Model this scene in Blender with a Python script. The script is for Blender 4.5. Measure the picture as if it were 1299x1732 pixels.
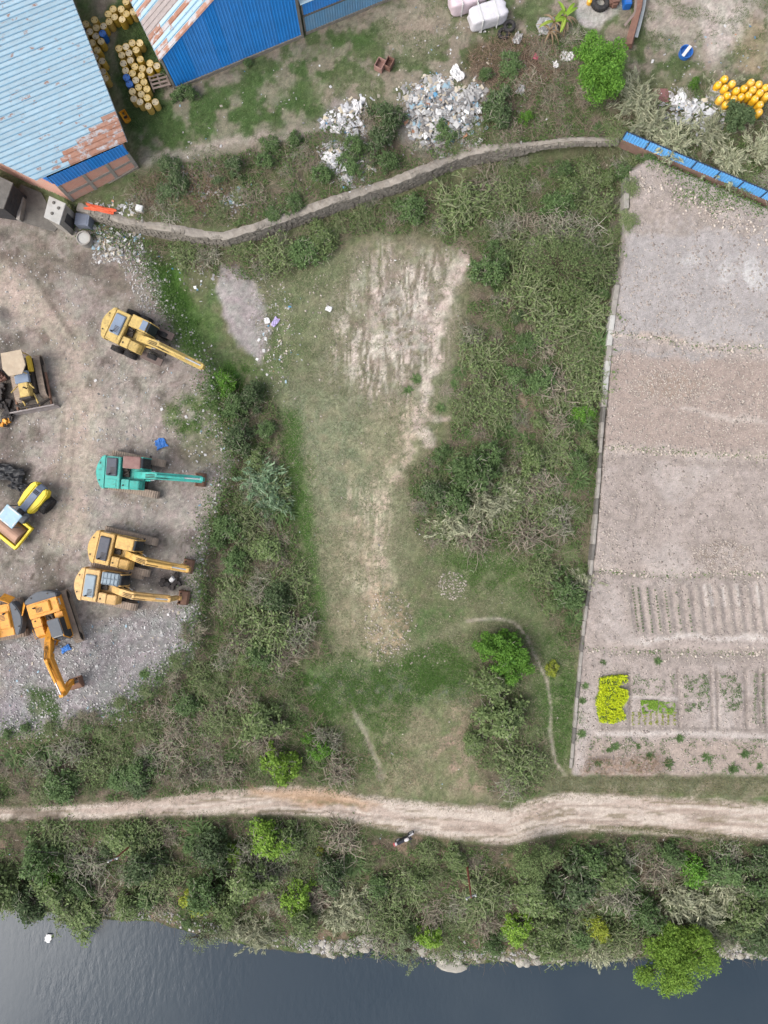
import bpy, bmesh, math, random
import numpy as np
from mathutils import Vector, Matrix
for o in list(bpy.data.objects): bpy.data.objects.remove(o)
scene = bpy.context.scene
COL = scene.collection
R = math.radians
rnd = random.Random(7)
rng = np.random.default_rng(7)

# ---------------------------------------------------------------- camera, sky, sun, exposure
CAMZ = 60.0
cam = bpy.data.cameras.new('camera')
cam.sensor_fit = 'VERTICAL'; cam.sensor_height = 34.6; cam.sensor_width = 25.95; cam.lens = 24.0
cam.clip_end = 2000; cam.clip_start = 0.5
camo = bpy.data.objects.new('camera', cam); COL.objects.link(camo)
camo.location = (0, 0, CAMZ); camo.rotation_euler = (0, 0, 0)
scene.camera = camo
SUN_EL, SUN_AZ = 50.0, 245.0          # soft high light behind thin cloud, from the lower left of the picture
w = bpy.data.worlds.new('World'); scene.world = w; w.use_nodes = True
nt = w.node_tree; nt.nodes.clear()
sky = nt.nodes.new('ShaderNodeTexSky'); sky.sky_type = 'NISHITA'; sky.sun_disc = False
sky.sun_elevation = R(SUN_EL); sky.sun_rotation = R(SUN_AZ); sky.air_density = 1.0; sky.dust_density = 4.0; sky.ozone_density = 1.0
hs = nt.nodes.new('ShaderNodeHueSaturation'); hs.inputs['Saturation'].default_value = 0.42
bg = nt.nodes.new('ShaderNodeBackground'); bg.inputs['Strength'].default_value = 0.15
wo = nt.nodes.new('ShaderNodeOutputWorld')
nt.links.new(sky.outputs[0], hs.inputs['Color']); nt.links.new(hs.outputs[0], bg.inputs['Color']); nt.links.new(bg.outputs[0], wo.inputs[0])
sl = bpy.data.lights.new('sun', 'SUN'); sl.energy = 0.9; sl.angle = R(40); sl.color = (1.0, 0.985, 0.965)
so = bpy.data.objects.new('sun', sl); COL.objects.link(so)
az = R(SUN_AZ); el = R(SUN_EL)
sd_ = Vector((math.sin(az)*math.cos(el), math.cos(az)*math.cos(el), math.sin(el)))
so.rotation_euler = sd_.to_track_quat('Z', 'Y').to_euler(); so.location = (0, 0, 80)
vs = scene.view_settings; vs.view_transform = 'Standard'; vs.look = 'None'; vs.gamma = 1.0; vs.exposure = 1.12
vs.use_curve_mapping = False

# ---------------------------------------------------------------- picture-plan coordinates -> metres
CX, CY = 649.5, 866.0
S = CAMZ * (17.3/24.0) / 866.0        # metres per plan unit on the z = 0 level
def at(px, py, z=0.0):
    k = S*(CAMZ - z)/CAMZ
    return Vector(((px-CX)*k, (CY-py)*k, z))
def sstep(a, b, x):
    t = np.clip((x-a)/(b-a), 0, 1); return t*t*(3-2*t)
def _hash(ix, iy, seed):
    h = (ix.astype(np.int64)*374761393 + iy.astype(np.int64)*668265263 + seed*974634777) & 0xffffffff
    h = ((h ^ (h >> 13))*1274126177) & 0xffffffff
    return ((h ^ (h >> 16)) & 0xffffff)/float(0xffffff)
def vnoise(x, y, seed=0):
    x = np.asarray(x, float); y = np.asarray(y, float)
    ix = np.floor(x); iy = np.floor(y); fx = x-ix; fy = y-iy
    fx = fx*fx*(3-2*fx); fy = fy*fy*(3-2*fy)
    a = _hash(ix, iy, seed); b = _hash(ix+1, iy, seed); c = _hash(ix, iy+1, seed); d = _hash(ix+1, iy+1, seed)
    return (a*(1-fx)+b*fx)*(1-fy) + (c*(1-fx)+d*fx)*fy
def fbm(x, y, seed=0, octv=4):
    s = 0; a = .5; t = 0
    for i in range(octv):
        s = s + a*vnoise(x*2**i+17.3*i, y*2**i-9.1*i, seed+i*31); t += a; a *= .55
    return s/t
def sdist(px, py, poly):                  # signed distance, positive inside
    px = np.asarray(px, float); py = np.asarray(py, float)
    d = np.full(px.shape, 1e18); ins = np.zeros(px.shape, bool); n = len(poly)
    for i in range(n):
        ax, ay = poly[i]; bx, by = poly[(i+1) % n]
        ex, ey = bx-ax, by-ay
        t = np.clip(((px-ax)*ex+(py-ay)*ey)/(ex*ex+ey*ey+1e-9), 0, 1)
        d = np.minimum(d, (px-ax-t*ex)**2+(py-ay-t*ey)**2)
        if by != ay:
            c = ((ay > py) != (by > py)) & (px < ex*(py-ay)/(by-ay)+ax)
            ins ^= c
    d = np.sqrt(d); return np.where(ins, d, -d)
def ldist(px, py, line):                  # distance to a polyline
    d = np.full(np.shape(px), 1e18)
    for i in range(len(line)-1):
        ax, ay = line[i]; bx, by = line[i+1]; ex, ey = bx-ax, by-ay
        t = np.clip(((px-ax)*ex+(py-ay)*ey)/(ex*ex+ey*ey+1e-9), 0, 1)
        d = np.minimum(d, (px-ax-t*ex)**2+(py-ay-t*ey)**2)
    return np.sqrt(d)
def yl(line):
    xs = [p[0] for p in line]; ys = [p[1] for p in line]
    return lambda x: np.interp(x, xs, ys)

WALL_LINE = [(132,354),(165,364),(205,375),(250,384),(290,391),(335,399),(380,402),(430,390),(470,376),(510,362),(560,345),(600,332),(640,318),(680,306),(715,292),(745,278),(775,266),(810,258),(850,253),(900,246),(950,243),(1000,240),(1046,238)]
FENCE_LINE = [(1050,238),(1299,343)]
yN = yl([(-900,180),(0,268),(60,312)] + WALL_LINE + FENCE_LINE + [(1800,520)])
yRt = yl([(-900,1400),(0,1366),(100,1362),(200,1356),(330,1342),(470,1330),(560,1336),(640,1350),(760,1362),(860,1366),(910,1352),(960,1343),(1060,1343),(1180,1352),(1299,1358),(1900,1380)])
yRb = yl([(-900,1392),(0,1388),(100,1388),(200,1384),(300,1380),(400,1377),(480,1378),(560,1384),(620,1396),(680,1408),(740,1416),(800,1424),(860,1430),(900,1420),(960,1408),(1060,1404),(1120,1408),(1200,1418),(1299,1424),(1900,1450)])
yS = yl([(-900,1500),(0,1530),(40,1535),(130,1543),(220,1551),(270,1553),(330,1575),(400,1590),(470,1600),(560,1612),(620,1603),(700,1610),(740,1628),(780,1626),(830,1622),(880,1628),(960,1622),(1050,1612),(1150,1622),(1220,1618),(1299,1618),(1900,1640)])
YARD = [(-2000,280),(-100,290),(60,330),(130,372),(190,400),(240,425),(262,470),(285,520),(320,575),(352,612),(362,690),(385,735),(392,780),(372,840),(350,890),(338,960),(332,1030),(322,1100),(262,1150),(215,1195),(120,1235),(60,1242),(0,1240),(-2000,1230)]
FIELD = [(1062,292),(1100,262),(1299,348),(1900,600),(1900,1312),(1299,1312),(1180,1308),(1060,1310),(968,1308),(975,1200),(985,1080),(1003,940),(1012,850),(1022,720),(1032,560),(1050,440)]
FIELD_W = [(1062,300),(1058,380),(1050,450),(1036,540),(1027,630),(1018,740),(1011,850),(1003,940),(992,1030),(984,1100),(977,1180),(971,1250),(966,1300)]
def hmap(px, py, micro=True):
    px = np.asarray(px, float); py = np.asarray(py, float)
    z = -0.4 - 0.9*sstep(420, 1300, py) + 0.35*sstep(740, 980, px)*sstep(300, 500, py)
    sy = sdist(px, py, YARD)
    z = z + (0.0-z)*sstep(-34, 4, sy)
    sf = sdist(px, py, FIELD)
    wob = 10*(fbm(px/60, py/60, 5)-.5)
    t = py + wob - 0.03*(px-1180)
    zf = 0.9 - .35*sstep(568, 584, t) - .4*sstep(758, 772, t) - .4*sstep(958, 978, t) - .35*sstep(1088, 1104, t) - .25*sstep(1230, 1300, t) + .25*sstep(420, 320, py)
    z = z + (zf-z)*sstep(-5, 5, sf)
    z = z + (1.2-z)*sstep(-4, 4, yN(px)-py)
    rt = yRt(px); rb = yRb(px)
    z = z + (-1.3-z)*sstep(-28, 0, np.minimum(py-rt, 9999))
    sh = yS(px)
    tb = np.clip((py-rb)/(sh-rb), 0, 3)
    bank = np.where(tb < 1, -1.3-2.15*tb**1.25, -3.45-2.2*np.minimum(tb-1, 1.5))
    z = np.where(py > rb, bank, z)
    if micro:
        z = z + .18*(fbm(px/45, py/45, 3)-.5) + .05*(fbm(px/8, py/8, 11)-.5)*sstep(-2, 4, np.abs(py-rb))
        rut = sstep(-2, 8, py-rt)*sstep(-2, 8, rb-py)
        z = z + rut*.09*(fbm(px/120, (py-rt)/7, 21)-.5)
        rill = sstep(-40, 60, sdist(px, py, RILL))
        z = z - rill*.10*np.abs(fbm(px/5+4*fbm(px/40, py/40, 8), py/30, 9)-.5)*2
        fur = sstep(0, 6, sdist(px, py, [(1052,992),(1310,985),(1310,1072),(1070,1076)]))
        z = z + fur*.07*np.sin((px-(py-980)*.13)*2*math.pi/17.)
        cl = sstep(0, 20, sf)
        z = z + cl*(.07*(fbm(px/5, py/5, 33)-.5)+.05*(fbm(px/2.6, py/2.6, 34, 2)-.5))
        z = z + sstep(0, 20, sy)*(.10*(fbm(px/14, py/14, 35)-.5)+.06*(fbm(px/5, py/5, 36)-.5))
        for bx in BEDX:
            z = z - .10*np.exp(-((px-bx-(py-1180)*.03)/3.)**2)*sstep(1128, 1136, py)*sstep(1234, 1226, py)*cl
        for (vx, w_, d_) in VROW:
            pass
    return z
RILL = [(560,470),(640,420),(740,410),(770,440),(745,560),(735,640),(700,690),(690,780),(650,1000),(640,1100),(600,1090),(590,850),(600,690),(555,620)]
BEDX = [1064, 1147, 1203, 1213, 1261, 1284, 1294]
VROW = []
def gz(px, py): return float(hmap(np.array([px]), np.array([py]))[0])
def gp(px, py, dz=0.0):
    z = gz(px, py); p = at(px, py, z); p.z += dz; return p

# ---------------------------------------------------------------- materials
GAIN = 1.62
def lin(c):
    c = c/255.0
    return c/12.92 if c <= .04045 else ((c+.055)/1.055)**2.4
def A(r, g, b, k=1.0): return tuple(min(.86, lin(v)/GAIN*k) for v in (r, g, b))
def N(nt, t, **kw):
    n = nt.nodes.new('ShaderNode'+t)
    for k, v in kw.items():
        if k in n.inputs: n.inputs[k].default_value = v
        else: setattr(n, k, v)
    return n
MC = {}
def newmat(name):
    m = bpy.data.materials.new(name); m.use_nodes = True; nt = m.node_tree
    b = nt.nodes['Principled BSDF']; return m, nt, b
def mixc(nt, a, b, f, mode='MIX'):
    n = nt.nodes.new('ShaderNodeMix'); n.data_type = 'RGBA'; n.blend_type = mode
    for sock, v in ((n.inputs[0], f), (n.inputs[6], a), (n.inputs[7], b)):
        if hasattr(v, 'links') or isinstance(v, bpy.types.NodeSocket): nt.links.new(v, sock)
        elif isinstance(v, (int, float)): sock.default_value = v
        else: sock.default_value = (*v, 1)
    return n.outputs[2]
def ramp(nt, src, a, b, va=0.0, vb=1.0):
    n = nt.nodes.new('ShaderNodeMapRange'); n.inputs[1].default_value = a; n.inputs[2].default_value = b
    n.inputs[3].default_value = va; n.inputs[4].default_value = vb; nt.links.new(src, n.inputs[0]); return n.outputs[0]
def noise(nt, scale, detail=4, vec=None, rough=.6):
    n = N(nt, 'TexNoise', Scale=scale, Detail=detail, Roughness=rough)
    if vec is not None: nt.links.new(vec, n.inputs['Vector'])
    return n.outputs[0]
def mat(name, rgb, rough=.7, metal=0., var=.18, scale=2.5, dirt=.25, dirtc=(120,104,88), dscale=1.6, bump=0., spec=.3, objvar=0.0, rust=None, rustamt=.0, lo=.48, hi=.68, grime=0.):
    if name in MC: return MC[name]
    m, nt, b = newmat(name)
    tc = nt.nodes.new('ShaderNodeTexCoord'); vec = tc.outputs['Object']
    oi = nt.nodes.new('ShaderNodeObjectInfo')
    vm = nt.nodes.new('ShaderNodeVectorMath'); vm.operation = 'ADD'
    nt.links.new(vec, vm.inputs[0])
    sc = nt.nodes.new('ShaderNodeVectorMath'); sc.operation = 'SCALE'
    cb = nt.nodes.new('ShaderNodeCombineXYZ')
    for i in range(3): nt.links.new(oi.outputs['Random'], cb.inputs[i])
    nt.links.new(cb.outputs[0], sc.inputs[0]); sc.inputs[3].default_value = 37.0
    nt.links.new(sc.outputs[0], vm.inputs[1]); vec = vm.outputs[0]
    n1 = noise(nt, scale, 5, vec); f = ramp(nt, n1, .25, .75, 1-var, 1+var)
    cmb = nt.nodes.new('ShaderNodeCombineXYZ')
    for i in range(3): nt.links.new(f, cmb.inputs[i])
    c = mixc(nt, A(*rgb), cmb.outputs[0], 1.0, 'MULTIPLY')
    if objvar:
        h = nt.nodes.new('ShaderNodeHueSaturation'); nt.links.new(c, h.inputs['Color'])
        nt.links.new(ramp(nt, oi.outputs['Random'], 0, 1, 1-objvar, 1+objvar), h.inputs['Value'])
        r2 = nt.nodes.new('ShaderNodeMath'); r2.operation = 'FRACT'
        r3 = nt.nodes.new('ShaderNodeMath'); r3.operation = 'MULTIPLY'; r3.inputs[1].default_value = 7.31
        nt.links.new(oi.outputs['Random'], r3.inputs[0]); nt.links.new(r3.outputs[0], r2.inputs[0])
        nt.links.new(ramp(nt, r2.outputs[0], 0, 1, 1-objvar, 1.0+objvar*.3), h.inputs['Saturation']); c = h.outputs[0]
    if rust:
        n3 = noise(nt, 1.1, 6, vec, .65); c = mixc(nt, c, A(*rust), ramp(nt, n3, lo, hi, 0, rustamt))
    if dirt:
        n2 = noise(nt, dscale*1.7, 6, vec, .7); c = mixc(nt, c, A(*dirtc), ramp(nt, n2, .42, .75, 0, dirt))
    if grime:
        n4 = noise(nt, 2.6, 8, vec, .75); c = mixc(nt, c, A(58,50,44), ramp(nt, n4, .54, .70, 0, grime))
    nt.links.new(c, b.inputs['Base Color'])
    b.inputs['Roughness'].default_value = rough; b.inputs['Metallic'].default_value = metal
    b.inputs['Specular IOR Level'].default_value = spec
    if bump:
        bp = nt.nodes.new('ShaderNodeBump'); bp.inputs['Strength'].default_value = bump; bp.inputs['Distance'].default_value = .05
        nt.links.new(noise(nt, scale*5, 4, vec), bp.inputs['Height']); nt.links.new(bp.outputs[0], b.inputs['Normal'])
    MC[name] = m; return m
def leafmat(name, c1, c2, c3, trans=.25):
    if name in MC: return MC[name]
    m, nt, b = newmat(name)
    g = nt.nodes.new('ShaderNodeNewGeometry'); oi = nt.nodes.new('ShaderNodeObjectInfo')
    cr = nt.nodes.new('ShaderNodeValToRGB'); e = cr.color_ramp.elements
    e[0].position = 0; e[0].color = (*A(*c1), 1); e[1].position = 1; e[1].color = (*A(*c3), 1)
    k = cr.color_ramp.elements.new(.5); k.color = (*A(*c2), 1)
    nt.links.new(g.outputs['Random Per Island'], cr.inputs[0])
    h = nt.nodes.new('ShaderNodeHueSaturation'); nt.links.new(cr.outputs[0], h.inputs['Color'])
    nt.links.new(ramp(nt, oi.outputs['Random'], 0, 1, .90, 1.26), h.inputs['Value'])
    b.inputs['Roughness'].default_value = .65; b.inputs['Specular IOR Level'].default_value = .2
    nt.links.new(h.outputs[0], b.inputs['Base Color'])
    if trans:
        tr = nt.nodes.new('ShaderNodeBsdfTranslucent'); nt.links.new(h.outputs[0], tr.inputs[0])
        mx = nt.nodes.new('ShaderNodeMixShader'); mx.inputs[0].default_value = trans
        nt.links.new(b.outputs[0], mx.inputs[1]); nt.links.new(tr.outputs[0], mx.inputs[2])
        nt.links.new(mx.outputs[0], nt.nodes['Material Output'].inputs[0])
    MC[name] = m; return m

# ---------------------------------------------------------------- mesh helpers
def obj_from(name, verts, faces, m, parent=None, smooth=False):
    me = bpy.data.meshes.new(name); me.from_pydata([tuple(v) for v in verts], [], faces); me.update()
    if smooth: me.polygons.foreach_set('use_smooth', [True]*len(me.polygons))
    if m: me.materials.append(m)
    o = bpy.data.objects.new(name, me); COL.objects.link(o)
    if parent: o.parent = parent
    return o
def np_obj(name, V, F, m, parent=None, smooth=False):
    V = np.asarray(V, np.float32); F = np.asarray(F, np.int32); k = F.shape[1]
    me = bpy.data.meshes.new(name); me.vertices.add(len(V)); me.vertices.foreach_set('co', V.ravel())
    me.loops.add(F.size); me.loops.foreach_set('vertex_index', F.ravel())
    me.polygons.add(len(F)); me.polygons.foreach_set('loop_start', np.arange(0, F.size, k, dtype=np.int32))
    me.polygons.foreach_set('loop_total', np.full(len(F), k, np.int32))
    if smooth: me.polygons.foreach_set('use_smooth', np.ones(len(F), bool))
    me.update(calc_edges=True); me.validate()
    if m: me.materials.append(m)
    o = bpy.data.objects.new(name, me); COL.objects.link(o)
    if parent: o.parent = parent
    return o
def tag(o, label=None, cat=None, group=None, kind=None):
    if label: o['label'] = label
    if cat: o['category'] = cat
    if group: o['group'] = group
    if kind: o['kind'] = kind
    return o
def empty(name, loc, rz=0.0, label=None, cat=None, group=None):
    o = bpy.data.objects.new(name, None); COL.objects.link(o); o.location = loc; o.rotation_euler = (0, 0, rz)
    o.empty_display_size = .3
    return tag(o, label, cat, group)
def copy_tree(o, parent=None):
    c = o.copy(); COL.objects.link(c)
    if parent: c.parent = parent
    for ch in list(o.children): copy_tree(ch, c)
    return c
class MB:
    def __init__(s): s.v = []; s.f = []
    def add(s, vs, fs):
        n = len(s.v); s.v += [tuple(v) for v in vs]; s.f += [tuple(i+n for i in f) for f in fs]; return s
    def box(s, c, d, rz=0., ry=0., rx=0., taper=(1., 1.)):
        M = Matrix.Translation(c) @ Matrix.Rotation(rz, 4, 'Z') @ Matrix.Rotation(ry, 4, 'Y') @ Matrix.Rotation(rx, 4, 'X')
        vs = []
        for z in (-.5, .5):
            tx, ty = taper if z > 0 else (1, 1)
            for x, y in ((-.5,-.5),(.5,-.5),(.5,.5),(-.5,.5)): vs.append(M @ Vector((x*d[0]*tx, y*d[1]*ty, z*d[2])))
        return s.add(vs, [(3,2,1,0),(4,5,6,7),(0,1,5,4),(1,2,6,5),(2,3,7,6),(3,0,4,7)])
    def prism(s, pts, lo, hi, axis='y'):
        n = len(pts); mk = {'y': lambda p, t: (p[0], t, p[1]), 'z': lambda p, t: (p[0], p[1], t), 'x': lambda p, t: (t, p[0], p[1])}[axis]
        vs = [mk(p, lo) for p in pts]+[mk(p, hi) for p in pts]
        a = sum(pts[i][0]*pts[(i+1) % n][1]-pts[(i+1) % n][0]*pts[i][1] for i in range(n)) > 0
        if axis == 'y': a = not a
        f = [tuple(range(n))[::-1] if a else tuple(range(n)), tuple(range(n, 2*n)) if a else tuple(range(n, 2*n))[::-1]]
        for i in range(n):
            j = (i+1) % n; q = (i, j, n+j, n+i); f.append(q if a else q[::-1])
        return s.add(vs, f)
    def cyl(s, p0, p1, r0, r1=None, n=12, caps=True):
        p0 = Vector(p0); p1 = Vector(p1); r1 = r0 if r1 is None else r1
        d = (p1-p0).normalized(); u = d.orthogonal().normalized(); v = d.cross(u)
        vs = []
        for p, r in ((p0, r0), (p1, r1)):
            for i in range(n):
                a = 2*math.pi*i/n; vs.append(p+u*(r*math.cos(a))+v*(r*math.sin(a)))
        f = [(i, (i+1) % n, n+(i+1) % n, n+i) for i in range(n)]
        if caps: f += [tuple(range(n))[::-1], tuple(range(n, 2*n))]
        return s.add(vs, f)
    def tube(s, path, r, n=6):
        for a, b in zip(path[:-1], path[1:]): s.cyl(a, b, r, r, n)
        return s
    def lathe(s, prof, c=(0,0,0), n=16, axis='z'):
        vs = []; m = len(prof)
        for i in range(n):
            a = 2*math.pi*i/n
            for r, h in prof:
                if axis == 'z': vs.append((c[0]+r*math.cos(a), c[1]+r*math.sin(a), c[2]+h))
                elif axis == 'y': vs.append((c[0]+r*math.cos(a), c[1]+h, c[2]-r*math.sin(a)))
                else: vs.append((c[0]+h, c[1]+r*math.cos(a), c[2]+r*math.sin(a)))
        f = []
        for i in range(n):
            j = (i+1) % n
            for k in range(m-1): f.append((i*m+k, j*m+k, j*m+k+1, i*m+k+1))
        return s.add(vs, f)
    def quad(s, a, b, c, d, th=.03):
        a, b, c, d = map(Vector, (a, b, c, d)); nrm = (b-a).cross(d-a).normalized()*th
        return s.add([a-nrm, b-nrm, c-nrm, d-nrm, a, b, c, d], [(3,2,1,0),(4,5,6,7),(0,1,5,4),(1,2,6,5),(2,3,7,6),(3,0,4,7)])
    def build(s, name, m, parent=None, bevel=0., smooth=False, seg=1):
        me = bpy.data.meshes.new(name); me.from_pydata(s.v, [], s.f); me.update()
        if bevel:
            bm = bmesh.new(); bm.from_mesh(me)
            ed = [e for e in bm.edges if len(e.link_faces) == 2 and e.calc_face_angle(0) > .6]
            bmesh.ops.bevel(bm, geom=ed, offset=bevel, segments=seg, affect='EDGES', clamp_overlap=True); bm.to_mesh(me); bm.free()
        if smooth: me.polygons.foreach_set('use_smooth', [True]*len(me.polygons))
        if m: me.materials.append(m)
        o = bpy.data.objects.new(name, me); COL.objects.link(o)
        if parent: o.parent = parent
        return o
ONES = ['','first','second','third','fourth','fifth','sixth','seventh','eighth','ninth','tenth','eleventh','twelfth','thirteenth','fourteenth','fifteenth','sixteenth','seventeenth','eighteenth','nineteenth']
CARD = ['','','twenty','thirty','forty','fifty','sixty','seventy','eighty','ninety']
TENS = ['','','twentieth','thirtieth','fortieth','fiftieth','sixtieth','seventieth','eightieth','ninetieth']
def ordw(n):
    if n < 20: return ONES[n]
    return TENS[n//10] if n % 10 == 0 else CARD[n//10]+'-'+ONES[n % 10]
# ---------------------------------------------------------------- terrain: one height field, cut into ground, yard, road and field
DX = .15
def axis(lo, hi, far):
    c = list(np.arange(lo, hi+1e-6, DX)); st = DX; a = hi; b = lo; L = []; H = []
    while a < far:
        st *= 1.35; a += st; H.append(a)
    st = DX
    while b > -far:
        st *= 1.35; b -= st; L.append(b)
    return np.array(L[::-1]+c+H)
xs = axis(-36, 36, 400); ys = axis(-46.5, 45.5, 400)
GX, GY = np.meshgrid(xs, ys)
Z = np.zeros_like(GX)
for _ in range(4):
    k = S*(CAMZ-Z)/CAMZ; PX = CX+GX/k; PY = CY-GY/k
    Z = hmap(PX, PY)
k = S*(CAMZ-Z)/CAMZ; PX = CX+GX/k; PY = CY-GY/k
C = np.zeros(GX.shape+(3,)); C[:] = A(112,118,84)
WX = PX+14*(fbm(PX/28, PY/28, 101)-.5)*2; WY = PY+14*(fbm(PX/28, PY/28, 151)-.5)*2
n_f = fbm(PX/6, PY/6, 61); n_m = fbm(PX/22, PY/22, 62); n_l = fbm(PX/80, PY/80, 63)
def blend(rgb, m):
    global C
    C = C+(np.array(A(*rgb))-C)*m[..., None]
def inb(poly, pad):
    x0 = min(p[0] for p in poly)-pad; x1 = max(p[0] for p in poly)+pad; y0 = min(p[1] for p in poly)-pad; y1 = max(p[1] for p in poly)+pad
    return (PX > x0) & (PX < x1) & (PY > y0) & (PY < y1)
def paint(poly, rgb, a=1., f=10, warp=True, nz=None):
    b = inb(poly, f+20)
    if not b.any(): return
    x = (WX if warp else PX)[b]; y = (WY if warp else PY)[b]
    m = sstep(-f, f, sdist(x, y, poly))*a
    if nz is not None: m = m*nz[b]
    C[b] += (np.array(A(*rgb))-C[b])*m[:, None]
def line(pts, rgb, w, a=1., f=4, nz=None, warp=False):
    b = inb(pts, w+f+20)
    if not b.any(): return
    x = (WX if warp else PX)[b]; y = (WY if warp else PY)[b]
    m = sstep(w+f, w-f, ldist(x, y, pts))*a
    if nz is not None: m = m*nz[b]
    C[b] += (np.array(A(*rgb))-C[b])*m[:, None]
def ell(cx, cy, rx, ry): return [(cx+rx*math.cos(t*math.pi/8), cy+ry*math.sin(t*math.pi/8)) for t in range(16)]
spot = lambda lo, hi, n: sstep(lo, hi, n)
# middle meadow
blend((120,118,92), spot(.4, .7, n_m)*.8); blend((96,116,72), spot(.45, .7, fbm(PX/40, PY/40, 70))*.8); blend((138,128,108), spot(.55, .75, n_f)*.5)
MEADOW = [(430,480),(560,430),(760,420),(770,600),(700,760),(690,900),(660,1040),(640,1120),(560,1110),(520,960),(500,800),(470,640)]
paint(MEADOW, (142,140,114), .8, 40)
paint([(540,690),(690,690),(690,850),(650,1080),(580,1090),(550,900),(520,760)], (154,150,122), .75, 40)
paint([(470,640),(600,690),(660,880),(560,880),(500,800)], (138,148,120), .7, 40, nz=spot(.3, .6, n_m))
paint([(600,450),(660,415),(775,430),(770,560),(735,650),(640,680),(580,600)], (168,154,140), .9, 45, nz=spot(.3, .55, n_m))
stripe = fbm(PX/4.2+4*fbm(PX/40, PY/40, 7), PY/42, 9, 5)
paint([(590,500),(650,420),(760,430),(750,560),(735,640),(690,680),(590,680),(560,600)], (214,201,188), .95, 45, nz=spot(.42, .6, stripe)*(.25+.75*spot(.36, .56, fbm(PX/34, PY/34, 93))))
paint([(590,470),(740,420),(760,500),(740,640),(600,670)], (120,110,96), .5, 40, nz=spot(.56, .42, stripe))
paint([(580,820),(660,820),(650,1110),(600,1110)], (200,186,164), .85, 26, nz=spot(.42, .62, stripe))
paint(ell(690,540,55,70), (196,188,178), .55, 22, nz=spot(.4, .6, n_f))
line([(785,435),(760,490),(738,560),(735,620),(715,680),(705,720),(725,745)], (208,193,180), 9, .95, 6, warp=True)
line([(705,715),(755,708),(800,690)], (186,172,158), 6, .85, 4, warp=True)
line([(690,690),(690,780),(650,850),(640,900),(643,960)], (206,188,170), 8, .85, 6, nz=spot(.3, .55, n_f), warp=True); line([(700,690),(680,760),(640,850),(620,930),(625,1010),(640,1080)], (188,174,152), 22, .6, 22, nz=spot(.35, .6, n_f), warp=True)
paint(ell(650,1055,38,60), (196,170,142), .85, 16, nz=spot(.42, .62, n_f))
paint(ell(600,1060,55,60), (150,142,116), .7, 20)
paint(ell(600,930,50,60), (160,150,124), .6, 24, nz=spot(.4, .65, n_f))
# bright green low grass
G1 = (88,114,62); G2 = (74,104,58)
for p, a in (([(462,690),(500,700),(525,830),(530,960),(560,1090),(530,1100),(500,1000),(485,900),(470,800)], .9), (ell(620,1155,130,45), .85), (ell(730,1140,80,45), .9), (ell(530,1180,40,60), .7), (ell(560,1290,40,40), .8), (ell(640,1230,40,70), .7), (ell(850,960,80,40), .8), (ell(800,930,60,28), .7), (ell(940,1190,30,110), .85), (ell(900,1030,60,60), .6), (ell(450,620,30,60), .6), (ell(490,560,40,80), .55), (ell(530,450,60,40), .4)):
    paint(p, G1, a, 22, nz=.35+.65*spot(.3, .6, n_m))
paint(ell(620,1165,110,34), (96,104,92), .7, 18, nz=spot(.45, .62, n_f))
paint(ell(780,1170,40,22), (112,118,112), .6, 14, nz=spot(.45, .62, n_f))
paint([(640,1200),(790,1190),(820,1250),(830,1350),(640,1350),(640,1260)], (166,156,128), .8, 20, nz=.3+.7*spot(.35, .6, n_m))
paint([(770,1195),(800,1190),(830,1290),(850,1350),(780,1340),(740,1280)], (180,154,138), .8, 14, nz=spot(.35, .6, n_m))
line([(600,1210),(620,1240),(635,1280),(650,1310)], (158,152,132), 6, .8, 4, warp=True)
FOOTPATH = [(790,1050),(840,1046),(870,1052),(890,1075),(905,1110),(925,1150),(932,1195),(930,1240),(940,1290),(955,1310)]
line([(640,1120),(720,1085),(800,1050)], (150,150,118), 8, .5, 6)
paint([(470,690),(500,700),(525,830),(535,960),(560,1080),(530,1095),(505,1000),(490,900),(476,800)], (76,116,46), .85, 10, nz=.3+.7*spot(.3, .55, n_m))
# thicket floor
TH1 = [(240,405),(300,415),(480,405),(600,360),(720,320),(860,285),(1040,262),(1045,430),(1030,560),(1015,720),(1003,860),(998,950),(985,1090),(960,1100),(900,1010),(890,940),(780,920),(700,900),(690,800),(760,740),(770,640),(790,520),(800,440),(720,395),(600,400),(540,440),(480,470),(400,475),(260,440)]
TH2 = [(370,650),(440,640),(470,700),(490,860),(520,1000),(560,1110),(510,1120),(520,1180),(590,1260),(600,1320),(450,1328),(300,1345),(100,1362),(-80,1366),(-80,1250),(60,1250),(200,1205),(262,1160),(330,1105),(345,960),(360,880),(395,790)]
TH3 = [(-80,1390),(300,1384),(480,1384),(620,1402),(740,1424),(860,1436),(960,1416),(1120,1414),(1400,1432),(1400,1622),(1150,1622),(960,1622),(760,1632),(560,1612),(400,1592),(260,1556),(-80,1534)]
TH4 = [(225,300),(300,280),(420,255),(560,215),(640,170),(690,250),(800,200),(830,150),(900,60),(980,60),(1040,130),(1080,230),(900,240),(760,265),(560,335),(400,385),(230,372)]
TH5 = [(1060,160),(1160,150),(1400,180),(1400,380),(1250,310),(1080,235)]
TH6 = [(800,1070),(890,1060),(910,1120),(880,1180),(925,1260),(930,1300),(910,1345),(830,1350),(790,1250),(800,1180)]
for T in (TH1, TH2, TH4, TH5, TH6):
    paint(T, (118,108,92), .9, 22); paint(T, (92,108,66), .85, 22, nz=spot(.38, .58, n_m)); paint(T, (138,124,110), .6, 22, nz=spot(.55, .72, fbm(PX/26, PY/26, 88)))
paint(ell(900,680,40,50), (168,146,124), .7, 18, nz=spot(.3, .6, n_m)); paint(ell(835,760,50,60), (136,128,108), .4, 20)
paint(ell(840,1000,90,40), (120,124,92), .6, 20)
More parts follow.
